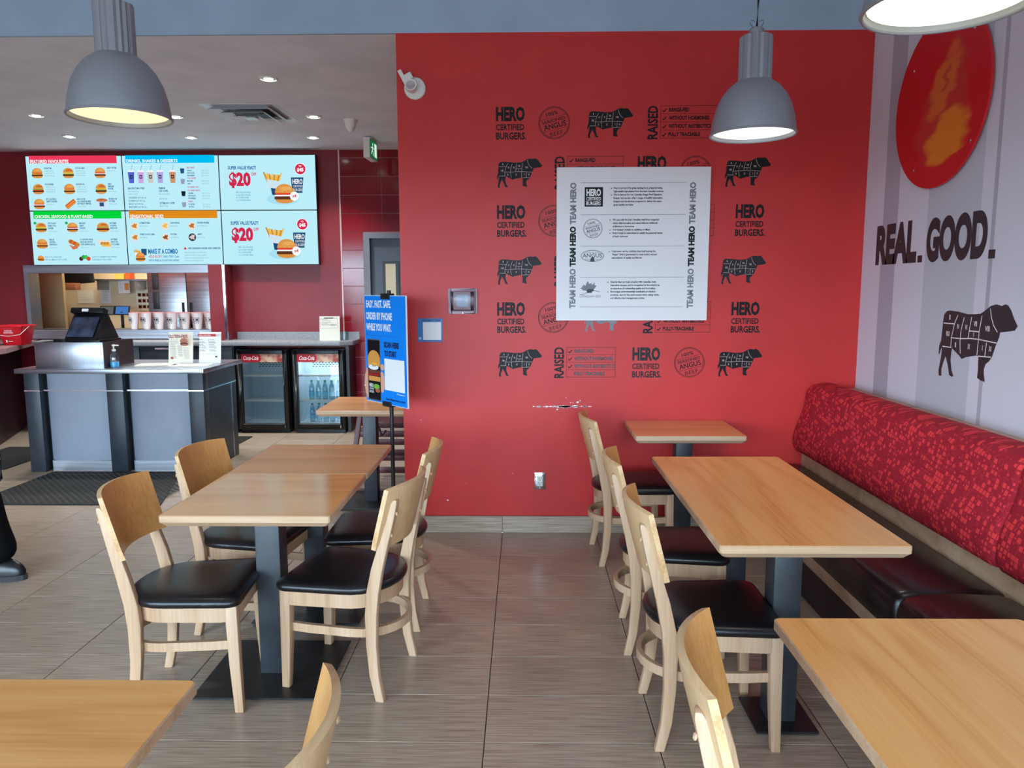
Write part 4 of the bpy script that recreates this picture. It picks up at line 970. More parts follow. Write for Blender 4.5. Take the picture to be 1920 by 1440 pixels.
sheet('burger_print', -5.07, -4.815, 1.61, 1.80, PAPER, 'white sheet with a burger picture on the kitchen wall', 'print', lambda p, W, H: (p.ell(W*.55, H*.6, W*.22, H*.2, mat('print_bun', (206, 150, 80), .6)), p.up(), p.rect(W*.32, H*.38, W*.78, H*.5, mat('print_patty', (70, 50, 40), .6))))
sheet('hanging_tickets', -5.375, -5.225, 1.535, 1.70, PAPERW, 'white tickets hanging from the kitchen shelf', 'tickets', lambda p, W, H: (lines(5)(p, W*.5, H), p.rect(W*.55, H*.25, W*.95, H*.8, mat('ticket_orange', (226, 150, 70), .6))), y=KY-.15)
for k, (x, m, lb) in enumerate(((-5.25, (110, 118, 112), 'left grey-green tablet of two beside the kitchen chart'), (-5.06, (86, 140, 220), 'right blue-lit tablet of two beside the kitchen chart'))):
    t = empty('tablet', (x, 9.3, 1.215), 0, lb, 'tablet', 'tablets in the kitchen')
    MB().box(-.095, .095, -.008, .008, 0, .12, M=TR(0, 0, .05, rx=R(-18))).build('casing', BLKPL, t, bevel=.006); MB().box(-.08, .08, -.0095, -.0075, .012, .108, M=TR(0, 0, .05, rx=R(-18))).build('display', emis('tablet_%d' % k, m, .7), t); MB().box(-.05, .05, -.04, .05, -.175, -.165).box(-.015, .015, -.0, .02, -.17, .09).build('stand', BLKPL, t)
kl = empty('kitchen_tube_light', (-4.9, 9.0, 2.66), 0, 'fluorescent tube light on the kitchen ceiling', 'lamp')
MB().box(-.7, .7, -.06, .06, 0, .04).build('housing', WHPL, kl); MB().lathe([(.014, -.65), (.014, .65)], 12, M=TR(0, 0, -.02, ry=R(90))).build('tube', emis('fluorescent', (255, 236, 200), 12), kl)
l = area('kitchen_light', (-4.9, 9.15, 2.6), (1.4, .3), (0, 0, 0), 17, (1, .84, .62))

# ------------------------------------------------------------------ rear counter with fridges beneath
CT = 1.02
rc = empty('rear_counter', (0, 0, 0), 0, 'grey-topped back counter with charcoal cabinet under the hatch', 'counter')
tp = MB(); tp.prism([(-5.34, 7.98), (-1.99, 7.98), (-1.87, 8.08), (-1.87, YB-.002), (-5.52, YB-.002)], CT-.045, CT); tp.build('worktop', GREYTOP, rc, bevel=.003)
MB().box(-3.27, -1.87, YB-.02, YB-.002, CT, 1.1).build('backsplash', GREYTOP, rc)
for a, b in ((-5.28, -4.75), (-4.73, -4.2), (-4.18, -3.65), (-3.63, -3.18)):
    d = MB().box(a, b, 8.02, 8.04, .12, CT-.06).build('door', DKLAM, rc, bevel=.003); MB().box((a+b)/2-.1, (a+b)/2+.1, 8.0, 8.02, CT-.085, CT-.068).build('handle', CHROME, d)
MB().box(-5.28, -3.17, 8.04, YB-.02, .1, CT-.045).build('cabinet', DKLAM, rc); MB().box(-5.28, -3.17, 8.1, YB-.02, 0, .1).build('plinth', BLKPL, rc)
MB().box(-1.96, -1.925, 8.12, YB-.02, 0, CT-.045).build('end_panel', BLKPL, rc)
COLA = mat('cola_red', (190, 24, 36), .4); COLAB = noisy('cola_picture', (170, 60, 50), (226, 190, 160), nscale=14, rough=.4)
def fridge(x0, x1, lit, label):
    w_ = x1-x0; t = empty('drinks_fridge', ((x0+x1)/2, 8.24, 0), 0, label, 'fridge', 'small branded drinks fridges under the back counter'); h = w_/2
    inn = mat('fridge_liner_%d' % lit, (206, 216, 222), .4)
    H = .925; F = -.185; Bk = .185
    b = MB(); b.box(-h, -h+.03, F+.03, Bk, .04, H).box(h-.03, h, F+.03, Bk, .04, H).box(-h+.03, h-.03, F+.03, Bk, .04, .1).box(-h+.03, h-.03, F+.03, Bk, H-.03, H).box(-h+.03, h-.03, Bk-.02, Bk, .1, H-.03)
    b.build('cabinet', BLKPL, t)
    b = MB(); b.box(-h+.03, -h+.034, F+.05, Bk-.02, .1, H-.03).box(h-.034, h-.03, F+.05, Bk-.02, .1, H-.03).box(-h+.034, h-.034, Bk-.024, Bk-.02, .1, H-.03).box(-h+.034, h-.034, F+.05, Bk-.024, .1, .104)
    b.build('liner', inn, t)
    v = MB()
    for r in range(3):
        for c in range(9): v.box(-.16+c*.036+(r % 2)*.014, -.138+c*.036+(r % 2)*.014, Bk-.027, Bk-.0235, .705+r*.02, .713+r*.02)
    v.build('air_grille', BLKPL, t)
    for z in (.35, .63):
        s_ = MB()
        for k in range(12): s_.box(-h+.036, h-.036, F+.07+k*.024, F+.073+k*.024, z, z+.004)
        s_.box(-h+.036, h-.036, F+.062, F+.07, z-.008, z+.012); s_.build('wire_shelf', WHPL, t)
    d = MB().box(-h+.002, -h+.052, F-.02, F+.03, .045, H-.005).box(h-.052, h-.002, F-.02, F+.03, .045, H-.005).box(-h+.052, h-.052, F-.02, F+.03, .045, .105).box(-h+.052, h-.052, F-.02, F+.03, H-.045, H-.005).build('door', BLKPL, t, bevel=.003, seg=1)
    MB().box(-h+.052, h-.052, F, F+.006, .105, .79).build('pane', PANE, d)
    MB().box(-h+.052, h-.052, F-.004, F+.008, .79, H-.045).build('brand_panel', COLAB, d)
    p = Print((-h+.052, F-.004, .79), (1, 0, 0), (0, 0, 1)); W = 2*h-.104; q = H-.045-.79
    p.rect(0, 0, W*.42, q, COLA); p.up(); p.ell(W*.42, q*.5, q*.3, q*.5, COLA, 16); p.up(); p.text('Coca-Cola', W*.06, q*.25, W*.42, q*.78, WHITEP, .015, shear=.35)
    p.build('brand_print', d)
    MB().box(h-.05, h-.046, F-.024, F-.018, .06, .09).build('badge', CHROME, d)
    MB().box(-h+.01, h-.01, F+.03, Bk, 0, .04).build('plinth', BLKPL, t)
    tb_ = MB().box(-h+.045, h-.045, F+.055, F+.075, H-.07, H-.04).build('light_bar', emis('fridge_led_%d' % lit, (200, 238, 255), 7. if lit else .35), t)
    l = bpy.data.lights.new('fridge_light', 'AREA'); l.shape = 'RECTANGLE'; l.size = w_-.12; l.size_y = .2; l.energy = 1.5 if lit else .1; l.color = (.78, .93, 1)
    o = bpy.data.objects.new('fridge_light', l); col.objects.link(o); o.parent = t; o.location = (0, F+.12, H-.075); o.rotation_euler = (R(18), 0, 0)
    return t
fridge(-3.15, -2.585, 0, 'dim empty drinks fridge left of the lit one')
fridge(-2.535, -1.97, 1, 'lit drinks fridge holding water bottles')
WATER = glass('bottle_plastic', (196, 232, 240), .16, .05); CAPG = mat('bottle_cap_green', (30, 130, 96), .4); LBL = mat('bottle_label_blue', (96, 196, 220), .5)
def make_bottle():
    t = empty('water_bottle')
    MB().lathe([(.028, 0), (.031, .004), (.031, .12), (.026, .15), (.012, .185), (.012, .198)], 20).build('bottle', WATER, t, smooth=True)
    MB().lathe([(.0315, .035), (.0315, .085)], 20, cap=False).build('label_band', LBL, t, smooth=True)
    MB().lathe([(.0145, .194), (.0145, .212)], 14).build('cap', CAPG, t, smooth=True)
    return t
wbp = make_bottle(); n_ = 0
POS_ = ['leftmost', 'second from the left', 'middle', 'second from the right', 'rightmost']
for z, sh_ in ((.362, 'upper'), (.104, 'lower')):
    for k in range(5):
        b = wbp if n_ == 0 else copy_tree(wbp); n_ += 1
        b.location = (-2.37+k*.075, 8.19, z); tag(b, 'green-capped water bottle in lit fridge, %s on %s level' % (POS_[k], sh_), 'bottle', 'water bottles in the lit fridge')
# sign holder and glass jar on the back counter
sg = empty('counter_notice', (-2.13, 8.12, CT), R(4), 'cream notice card standing on the right end of the back counter', 'notice')
MB().box(-.11, .11, -.004, .004, 0, .268, M=TR(rx=R(-6))).build('card', PAPER, sg)
p = Print((-.11, -.0045, 0), (1, 0, 0), (0, -.1, 1)); p.h = .002; p.frame(.015, .14, .205, .25, .002, DGREYP); p.up()
for k in range(5): p.rect(.025, .235-k*.016, .1+.02*(k % 3), .239-k*.016, GREYP)
p.text('2023', .125, .165, .19, .185, DGREYP); p.rect(.06, .245, .16, .256, DGREYP); p.build('print', sg)
MB().box(-.06, .06, 0, .07, 0, .004).build('foot', CLEAR, sg)
tag(MB().lathe([(.04, 0), (.045, .004), (.045, .1), (.041, .1), (.041, .008), (.001, .006)], 24, M=TR(-1.99, 8.22, CT)).build('glass_jar', CLEAR, smooth=True), 'clear glass jar behind the cream notice card', 'jar')
# left return counter
lc = empty('return_counter', (0, 0, 0), 0, 'dark brown side counter with pinkish top at the left end of the counter area', 'counter')
MB().prism([(-6.6, 5.6), (-5.02, 5.6), (-5.02, 7.1), (-5.56, YB-.002), (-6.6, YB-.002)], CT-.05, CT).build('worktop', noisy('rosy_worktop', (170, 130, 132), (150, 112, 114), nscale=50, rough=.35), lc)
MB().prism([(-6.6, 5.65), (-5.3, 5.65), (-5.3, 7.2), (-5.8, YB-.002), (-6.6, YB-.002)], .0, CT-.05).build('cabinet', DKMAR, lc)
for y in (5.7, 6.45): 
    d = MB().box(-5.3, -5.285, y, y+.72, .1, CT-.06).build('door', DKMAR, lc); MB().box(-5.285, -5.27, y+.3, y+.45, CT-.1, CT-.085).build('handle', CHROME, d)
bk = empty('sanitizer_bucket', (-5.245, 7.6, CT), 0, 'red plastic bucket with white print on the side counter', 'bucket')
MB().loft([[(sx*a, sy*b, z) for sx, sy in ((1,1),(-1,1),(-1,-1),(1,-1))] for a, b, z in ((.09, .08, 0), (.125, .115, .185), (.135, .127, .188), (.135, .127, .205), (.12, .11, .205), (.085, .075, .01))]).build('pail', REDPL, bk, bevel=.008)
MB().tube([(-.135, 0, .19), (-.12, -.13, .11), (0, -.135, .095), (.12, -.13, .11), (.135, 0, .19)], .003, 6).build('handle', WHPL, bk, smooth=True)
p = Print((-.08, -.085, 0), (1, 0, 0), (0, -.18, 1)); p.h = .004
p.text('CLEAN OR', .03, .145, .11, .158, WHITEP, .02); p.text('SANITIZER', .02, .125, .12, .138, WHITEP, .02); p.rect(.03, .03, .045, .055, WHITEP); p.rect(.055, .04, .1, .045, WHITEP); p.build('print', bk)
pb = empty('paper_bag', (-5.46, 7.35, CT), R(10), 'white and yellow paper bag leaning beside the red bucket', 'bag')
MB().loft([[(sx*a+dx, sy*b, z) for sx, sy in ((1,1),(-1,1),(-1,-1),(1,-1))] for a, b, dx, z in ((.13, .08, 0, 0), (.11, .07, -.01, .1), (.06, .05, -.05, .22), (.05, .02, -.07, .3))]).build('bag', PAPERW, pb)
MB().loft([[(sx*a+dx, sy*b-.002, z) for sx, sy in ((1,1),(-1,1),(-1,-1),(1,-1))] for a, b, dx, z in ((.062, .053, -.048, .21), (.052, .024, -.068, .285))]).build('yellow_band', mat('bag_yellow', (240, 190, 50), .6), pb)
# ------------------------------------------------------------------ order counter
oc = empty('order_counter', (0, 0, 0), 0, 'order counter with steel top, pale grey curved panels and charcoal pillars', 'counter')
CF, CB, CX0, CX1, CZ = 6.30, 7.0, -4.31, -2.755, .912
MB().prism([(CX0-.04, CF-.08), (CX1+.035, CF-.08), (CX1+.035, CB+.1), (CX0-.04, CB+.1)], CZ-.04, CZ).build('counter_top', STEELX, oc, bevel=.006)
PAN = noisy('pale_grey_laminate', (136, 142, 154), (132, 138, 150), nscale=6, rough=.4)
MB().box(CX0+.02, CX1-.02, CF+.08, CB, 0, CZ-.04).build('carcass', DKLAM, oc)
for a, b in ((-4.31, -4.178), (-3.597, -3.452), (-2.885, -2.755)):
    MB().box(a, b, CF-.02, CF+.09, 0, CZ-.04).build('pillar', DKLAM, oc, bevel=.003)
    MB().box(a-.002, b+.002, CF-.023, CF+.09, .712, .724).build('metal_line', CHROME, oc)
for a, b in ((-4.178, -3.597), (-3.452, -2.885)):
    rg = []; n = 10
    for z in (.095, CZ-.04):
        ring = []
        for k in range(n+1):
            u = k/n; ring.append((a+.02+(b-a-.02)*u, CF+.06-.045*math.sin(math.pi*(.15+.85*u) if u < 1 else math.pi)**.6 if 0 < u < 1 else CF+.06, z))
        ring += [(b, CF+.085, z), (a+.02, CF+.085, z)]; rg.append(ring)
    MB().loft(rg).build('curved_panel', PAN, oc, smooth=True, ang=40)
    MB().box(a+.02, b, CF+.045, CF+.085, 0, .09).build('kick_plate', STEELX, oc)
    MB().box(a+.02, b, CF+.006, CF+.06, .712, .724).build('metal_line', CHROME, oc)
MB().box(CX1-.02, CX1, CF+.09, CB, 0, CZ-.04).build('side_panel', DKLAM, oc)
MB().box(CX1, CX1+.003, CF+.0, CB, .712, .724).box(CX1, CX1+.003, CB-.115, CB-.108, 0, .712).build('metal_line', CHROME, oc)
sb = empty('register_plinth', (-3.91, 6.5, CZ), 0, 'brushed steel box on the order counter carrying the till', 'steel box')
MB().box(-.297, .297, -.2, -.19, 0, .222).box(-.297, -.287, -.19, .3, 0, .222).build('steel_front', STEEL, sb, bevel=.002)
MB().box(.287, .297, -.19, .3, 0, .222).build('side', DKMAR, sb); MB().box(-.287, .287, -.19, .3, .17, .19).build('shelf', DKLAM, sb)
ps = empty('till_terminal', (-3.85, 6.55, CZ+.19), R(-8), 'black touchscreen till standing in the steel box', 'till')
MB().box(-.17, .17, -.12, .17, 0, .05).build('base', BLKPL, ps, bevel=.01)
bd = MB().prism([(-.15, .04), (.0, .27), (.03, .285), (.16, .05)], -.155, .155, 'x').build('body', BLKPL, ps, bevel=.008)
SCRD = noisy('dark_screen', (30, 36, 52), (58, 66, 88), nscale=9, rough=.12, spec=.6)
Ms = TR(0, -.083, .15, rx=R(-33.5))
MB().box(-.125, .125, -.014, -.006, -.1, .1, M=Ms).build('screen', SCRD, ps)
MB().box(-.16, .16, -.04, .03, -.02, .03, M=TR(0, .0, .285, rx=R(-20))).build('printer_head', BLKPL, ps, bevel=.008)
MB().box(-.04, .02, -.046, -.038, -.012, .012, M=TR(0, .0, .287, rx=R(-20))).build('name_label', PAPERW, ps)
MB().box(-.3, -.17, -.1, .1, .0, .05).build('card_tray', BLKPL, ps, bevel=.005)
st = empty('sanitizer_bottle', (-3.575, 6.4, CZ), 0, 'clear pump bottle of blue sanitizer on the order counter', 'bottle')
MB().lathe([(.036, 0), (.038, .004), (.038, .085), (.03, .115), (.013, .13), (.013, .14)], 20).build('bottle', CLEAR, st, smooth=True)
MB().lathe([(.0345, .004), (.0345, .045)], 20).build('blue_gel', mat('blue_gel', (70, 170, 226), .15), st, smooth=True)
pm = MB().lathe([(.016, .138), (.016, .155), (.006, .158), (.006, .18), (.014, .182), (.012, .196)], 14).build('pump', WHPL, st, smooth=True); MB().box(-.002, .045, -.006, .006, .183, .194).build('spout', WHPL, pm, bevel=.002)
def card(name, x, y, wd, h, rz, label, fn, m):
    t = empty(name, (x, y, CZ), R(rz), label, 'menu card')
    MB().box(-wd/2, wd/2, -.003, .003, 0, h, M=TR(rx=R(-8))).build('card', m, t); MB().box(-wd/2, wd/2, 0, .08, 0, .004).build('foot', CLEAR, t)
    p = Print((-wd/2, -.0032, 0), (1, 0, 0), (0, -.14, 1)); p.h = .0012; fn(p, wd, h); p.build('print', t)
RD = mat('print_red', (196, 44, 52), .5); RDK = mat('print_dark_red', (140, 40, 40), .5); BUNP = mat('print_burger_bun', (176, 110, 92), .6); PATP = mat('print_burger_patty', (96, 52, 44), .6)
def gf(p, W, H):
    p.text('GLUTEN-FREE', W*.14, H*.82, W*.92, H*.93, RDK, .03); p.ell(W*.74, H*.72, W*.16, H*.1, BUNP); p.up(); p.ell(W*.74, H*.63, W*.17, H*.05, PATP); p.up(); p.ell(W*.74, H*.59, W*.14, H*.03, BUNP)
    for k in range(18): p.rect(W*.13, H*(.76-k*.036), W*(.5 if k < 4 else .36), H*(.768-k*.036), GREYP)
    for k in range(11): p.rect(W*.45, H*(.57-k*.036), W*.62, H*(.578-k*.036), GREYP); p.rect(W*.67, H*(.5-k*.036), W*.9, H*(.507-k*.036), GREYP)
    p.rect(W*.12, H*.13, W*.22, H*.2, RDK)
def ml(p, W, H):
    p.rect(W*.1, H*.87, W*.93, H*.95, RD); p.up(); p.text('HERO CERTIFIED', W*.14, H*.89, W*.7, H*.925, WHITEP, .02)
    for k in range(8): p.rect(W*.1, H*(.76-k*.052), W*(.32+.05*(k % 3)), H*(.772-k*.052), DGREYP); p.rect(W*.55, H*(.76-k*.052), W*(.82+.04*(k % 3)), H*(.772-k*.052), DGREYP)
    p.rect(W*.1, H*.29, W*.88, H*.296, GREYP); p.ell(W*.83, H*.21, W*.05, W*.045, DGREYP)
card('menu_card', -3.155, 6.75, .225, .285, 0, 'cream gluten-free menu card standing on the order counter', gf, PAPER)
card('menu_card', -2.885, 6.75, .205, .285, -3, 'white menu card with red heading standing on the order counter', ml, PAPERW)
for k, (x, y, rz, lb) in enumerate(((-3.30, 6.62, 12, 'paper placemat menu lying on the order counter, nearer the till'), (-2.98, 6.56, 8, 'paper placemat menu lying on the order counter, nearer the cards'))):
    t = empty('placemat_menu', (x, y, CZ), R(rz), lb, 'placemat', 'paper menus lying on the order counter')
    MB().box(-.17, .17, -.12, .11, .0005, .002).build('sheet', PAPER, t); p = Print((-.17, -.12, .002), (1, 0, 0), (0, 1, 0)); p.h = .0004
    p.frame(.01, .01, .33, .22, .003, DGREYP); [p.rect(.025+.075*(q % 4), .03+.025*(q//4), .08+.075*(q % 4), .036+.025*(q//4), GREYP) for q in range(28)]; p.build('print', t)
# floor mats
def mat_obj(label, pts, ribs=True):
    t = empty('floor_mat', (0, 0, 0), 0, label, 'mat', 'black rubber floor mats'); MB().prism(pts, .001, .009).build('rubber', RUBBER, t)
    if ribs:
        b = MB(); xs_ = [q[0] for q in pts]; ys_ = [q[1] for q in pts]; x0, x1, y0, y1 = min(xs_), max(xs_), min(ys_), max(ys_)
        ny = int((y1-y0)/.03); nx = int((x1-x0)/.055)
        for j in range(1, ny):
            for i in range(nx):
                cx, cy = x0+.03+i*.055+(j % 2)*.027, y0+j*.03
                if cx < x1-.04: b.add([(cx-.022, cy-.006, .009), (cx+.022, cy-.010, .009), (cx+.022, cy+.006, .009), (cx-.022, cy+.010, .009), (cx, cy-.004, .0145), (cx, cy+.004, .0145)], [(0, 1, 4), (1, 2, 5, 4), (2, 3, 5), (3, 0, 4, 5)])
        tag(b.build('studs', mat('rubber_studs', (50, 48, 44), .7), t), kind='stuff')
mat_obj('large studded black mat in front of the order counter', [(-4.12, 5.28), (-2.68, 5.28), (-2.98, 6.27), (-4.1, 6.27)])
mat_obj('dark mat left of the order counter by the side counter', [(-5.2, 6.35), (-4.6, 6.35), (-4.6, 6.8), (-4.9, 7.28), (-5.2, 7.28)], False)
mat_obj('dark mat behind the order counter in front of the fridges', [(-4.3, 7.36), (-2.93, 7.36), (-2.93, 7.83), (-4.3, 7.83)], False)

# ------------------------------------------------------------------ blue sign on a floor stand
ss = empty('sign_stand', (-.79, 4.37, 0), 0, 'black floor stand with a blue order-by-phone board beside the red wall', 'sign stand')
MB().tube([(0, 0, .04), (0, 0, 1.575)], .0125, 12, up=(1, 0, 0)).build('pole', BLKMETAL, ss, smooth=True)
for a in (60, 180, 300):
    q = R(a); MB().tube([(0, 0, .1), (.1*math.cos(q), .1*math.sin(q), .075), (.27*math.cos(q), .27*math.sin(q), .025)], .013, 8).build('foot', BLKMETAL, ss, smooth=True)
MB().lathe([(.03, .05), (.03, .12)], 16).build('hub', BLKMETAL, ss)
BW, BH = .46, .645; an = R(-48)                    # board turned towards the queue
bm_ = empty('sign_board', (.0, -.02, .9)); bm_.parent = ss; bm_.rotation_euler = (0, 0, an)
EDGE = mat('board_edge_white', (226, 230, 234), .5)
brd = MB().box(-BW*.56, BW*.44, -.012, -.004, 0, BH).build('board', EDGE, bm_)
p = Print((-BW*.56, -.012, 0), (1, 0, 0), (0, 0, 1)); p.h = .0008; NV = mat('sign_navy', (22, 30, 74), .5); SKIN = mat('print_skin', (218, 160, 132), .5); GOLD = mat('print_bun_gold', (216, 148, 70), .5)
X = lambda u: u*BW; Z = lambda v: (1-v)*BH
p.rect(.003, .003, BW-.003, BH-.003, BLUE); p.up(); p.rect(.003, Z(.372), BW-.003, Z(.368), mat('fold_blue', (30, 104, 190), .5))
p.text('EASY. FAST. SAFE.', X(.05), Z(.115), X(.66), Z(.045), WHITEP, .035); p.text('ORDER BY PHONE', X(.04), Z(.225), X(.68), Z(.155), WHITEP, .035); p.text('WHILE YOU WAIT.', X(.04), Z(.328), X(.66), Z(.258), WHITEP, .035)
p.ell(X(.1), Z(.83), X(.14), BH*.16, SKIN, 20); p.ell(X(.42), Z(.66), X(.05), BH*.03, SKIN, 12); p.ell(X(.41), Z(.8), X(.06), BH*.1, SKIN, 12); p.up()
p.rect(X(.055), Z(.985), X(.375), Z(.405), mat('phone_edge', (84, 92, 104), .3)); p.up(); p.rect(X(.065), Z(.975), X(.365), Z(.415), BLKPL); p.up()
p.ell(X(.215), Z(.6), X(.155), BH*.09, GOLD, 18, 0, 180); p.rect(X(.06), Z(.66), X(.37), Z(.6), GOLD); p.up(); p.ell(X(.2), Z(.67), X(.13), BH*.025, WHITEP, 12); p.ell(X(.22), Z(.645), X(.07), BH*.02, mat('print_yolk', (240, 176, 50), .5), 10); p.up()
p.rect(X(.06), Z(.74), X(.37), Z(.695), mat('print_meat', (104, 58, 44), .6)); p.poly([(X(.06), Z(.75)), (X(.34), Z(.745)), (X(.37), Z(.72)), (X(.1), Z(.725))], RD); p.rect(X(.08), Z(.80), X(.37), Z(.755), GOLD); p.up(); p.ell(X(.27), Z(.85), X(.08), BH*.025, mat('print_leaf', (120, 170, 60), .5), 10); p.ell(X(.3), Z(.885), X(.06), BH*.02, mat('print_meat_brown', (170, 96, 60), .5), 10)
p.text('HERO', X(.09), Z(.86), X(.19), Z(.825), WHITEP, .03); p.text('CERTIFIED', X(.09), Z(.885), X(.2), Z(.868), WHITEP, .01); p.text('BURGERS', X(.09), Z(.915), X(.2), Z(.893), WHITEP, .01)
p.text('SCAN HERE', X(.48), Z(.475), X(.83), Z(.42), NV, .04); p.text('TO START', X(.48), Z(.555), X(.77), Z(.5), NV, .04)
p.rect(X(.48), Z(.865), X(.95), Z(.575), WHITEP); p.text('herburgers.com'.replace('her', 'hero'), X(.5), Z(.965), X(.95), Z(.935), NV, .03); p.rect(X(.76), Z(.89), X(.95), Z(.886), WHITEP)
p.build('print', bm_)
MB().box(-.055, .035, -.022, .02, BH-.022, BH+.012).build('top_clip', BLKMETAL, bm_, bevel=.003)
MB().box(-.06, .03, -.022, .02, -.012, .018).build('bottom_clip', BLKMETAL, bm_, bevel=.003)

# ------------------------------------------------------------------ wooden high chair behind the brown table
hc = empty('high_chair', (-1.13, 6.02, 0), 0, 'maroon wooden child high chair standing behind the square brown table', 'high chair')
for sx in (-1, 1):
    for sy in (-1, 1):
        MB().loft([[(sx*x+dx, sy*y+dy, z) for dx, dy in ((-.02, -.015), (.02, -.015), (.02, .015), (-.02, .015))] for x, y, z in ((.26, .23, 0), (.165, .17, .70 if sy < 0 else .86))]).build('leg', MAROON, hc, bevel=.004)
for z in (.14, .28, .43):
    q = .26-.095*z/.7
    MB().box(-q, q, -.235+.06*z/.7, -.215+.06*z/.7, z-.024, z+.024).build('cross_rail', MAROON, hc, bevel=.003)
    MB().box(-q, q, .2-.04*z/.7, .22-.04*z/.7, z-.02, z+.03).build('cross_rail', MAROON, hc, bevel=.003)
for sx in (-1, 1):
    for z in (.2, .6): MB().box(sx*(.255-.095*z/.7)-.01, sx*(.255-.095*z/.7)+.01, -.2, .2, z-.025, z+.025).build('side_rail', MAROON, hc, bevel=.003)
MB().box(-.17, .17, -.15, .16, .5, .52).build('seat', MAROON, hc, bevel=.004); MB().box(-.17, .17, .155, .175, .62, .82).build('backrest', MAROON, hc, bevel=.004); MB().box(-.19, .19, -.19, -.16, .62, .7).build('front_bar', MAROON, hc, bevel=.004)
for sx, z in ((-1, .82), (-1, .6), (1, .48)): MB().lathe([(.009, 0), (.007, .005)], 10, M=TR(sx*(.255-.1*z/.7), -.2+.05*z/.7, z, rx=R(90))).build('bolt_head', CHROME, hc)
MB().tube([(-.05, -.17, .5), (.0, -.2, .42), (.03, -.19, .46)], .012, 6).build('strap', BLKPL, hc, smooth=True)

# ------------------------------------------------------------------ ceiling fittings over the counter
DL = [(-1.867, 5.64, 'single recessed downlight nearest the dining area'), (-4.304, 6.736, 'recessed downlight at the left of the middle row'), (-3.095, 6.809, 'recessed downlight left of the air vent in the middle row'), (-1.873, 6.842, 'recessed downlight right of the air vent'),
      (-4.557, 7.63, 'recessed downlight at the left of the rear row'), (-3.367, 7.716, 'recessed downlight in the middle of the rear row'), (-2.135, 7.75, 'recessed downlight at the right of the rear row')]
LED = emis('downlight_lens', (250, 255, 246), 9)
for x, y, lb in DL:
    t = empty('downlight', (x, y, ZT), 0, lb, 'downlight', 'recessed downlights over the counter area')
    MB().tube([(.062*math.cos(2*math.pi*k/28), .062*math.sin(2*math.pi*k/28), -.003) for k in range(28)], .008, 6, closed=True).build('trim_ring', WHPL, t, smooth=True)
    MB().lathe([(.06, -.001), (.034, -.004)], 28, cap=False).build('reflector', GALV, t, smooth=True)
    MB().lathe([(.034, -.004), (.03, -.014), (.001, -.02)], 24, cap=False).build('lens', LED, t, smooth=True)
    l = bpy.data.lights.new('downlight_beam', 'SPOT'); l.energy = 42; l.color = (.97, 1, .98); l.spot_size = R(110); l.spot_blend = .6; l.shadow_soft_size = .05
    o = bpy.data.objects.new('downlight_beam', l); col.objects.link(o); o.parent = t; o.location = (0, 0, -.03)
av = empty('air_vent', (-2.385, 6.71, ZT), 0, 'square stepped metal air vent in the white ceiling', 'air vent')
VENTW = mat('white_vent_metal', (214, 216, 220), .35, .2)
MB().box(-.32, .32, -.34, .34, -.003, 0).build('frame', VENTW, av)
MB().box(-.2, .2, -.22, .22, -.006, -.002).build('dark_core', DKMETAL, av)
for k, (a, b) in enumerate(((.27, .3), (.19, .22), (.11, .14))):
    c = MB(); z0, z1 = -.012-.012*k, -.034-.01*k
    def rg(h, z): return [(-h, -h*1.1, z), (h, -h*1.1, z), (h, h*1.1, z), (-h, h*1.1, z)]
    c.loft([rg(a-.055, z0+.01), rg(a, z1), rg(a+.004, z1), rg(a-.045, z0+.012)], cap=False).build('cone_ring', VENTW, av)
MB().box(-.05, .05, -.055, .055, -.05, -.045).build('centre_plate', VENTW, av)
sd = empty('ceiling_sensor', (-1.58, 7.0, ZT), 0, 'cream dome sensor on the ceiling beside the exit sign', 'sensor')
MB().lathe([(.062, 0), (.06, -.015)], 24).build('base', WHPL, sd, smooth=True); MB().lathe([(.052, -.014), (.047, -.05), (.034, -.085), (.012, -.105), (.001, -.108)], 24).build('dome', WHPL, sd, smooth=True)
ex = empty('exit_sign', (-1.575, 7.85, ZT), R(87), 'hanging box exit sign with a green running-figure face', 'exit sign')
MB().box(-.09, .09, -.045, .045, -.012, 0).build('ceiling_plate', WHPL, ex)
MB().box(-.155, .155, -.033, .033, -.21, -.012).build('housing', WHPL, ex, bevel=.003)
GRN = emis('exit_green', (24, 110, 66), .8); EWH = emis('exit_white', (230, 250, 236), .9)
MB().box(-.145, .145, -.036, -.032, -.2, -.025).build('face', GRN, ex)
p = Print((-.145, -.036, -.2), (1, 0, 0), (0, 0, 1)); p.h = .0006
p.rect(.17, .02, .26, .155, EWH); p.ell(.1, .135, .014, .014, EWH, 12); p.line([(.1, .118), (.085, .075), (.115, .05), (.105, .02)], .018, EWH); p.line([(.085, .075), (.06, .06), (.045, .03)], .015, EWH); p.line([(.07, .09), (.095, .112), (.125, .09), (.145, .095)], .011, EWH); p.line([(.02, .09), (.07, .1)], .008, EWH)
p.build('pictogram', ex)

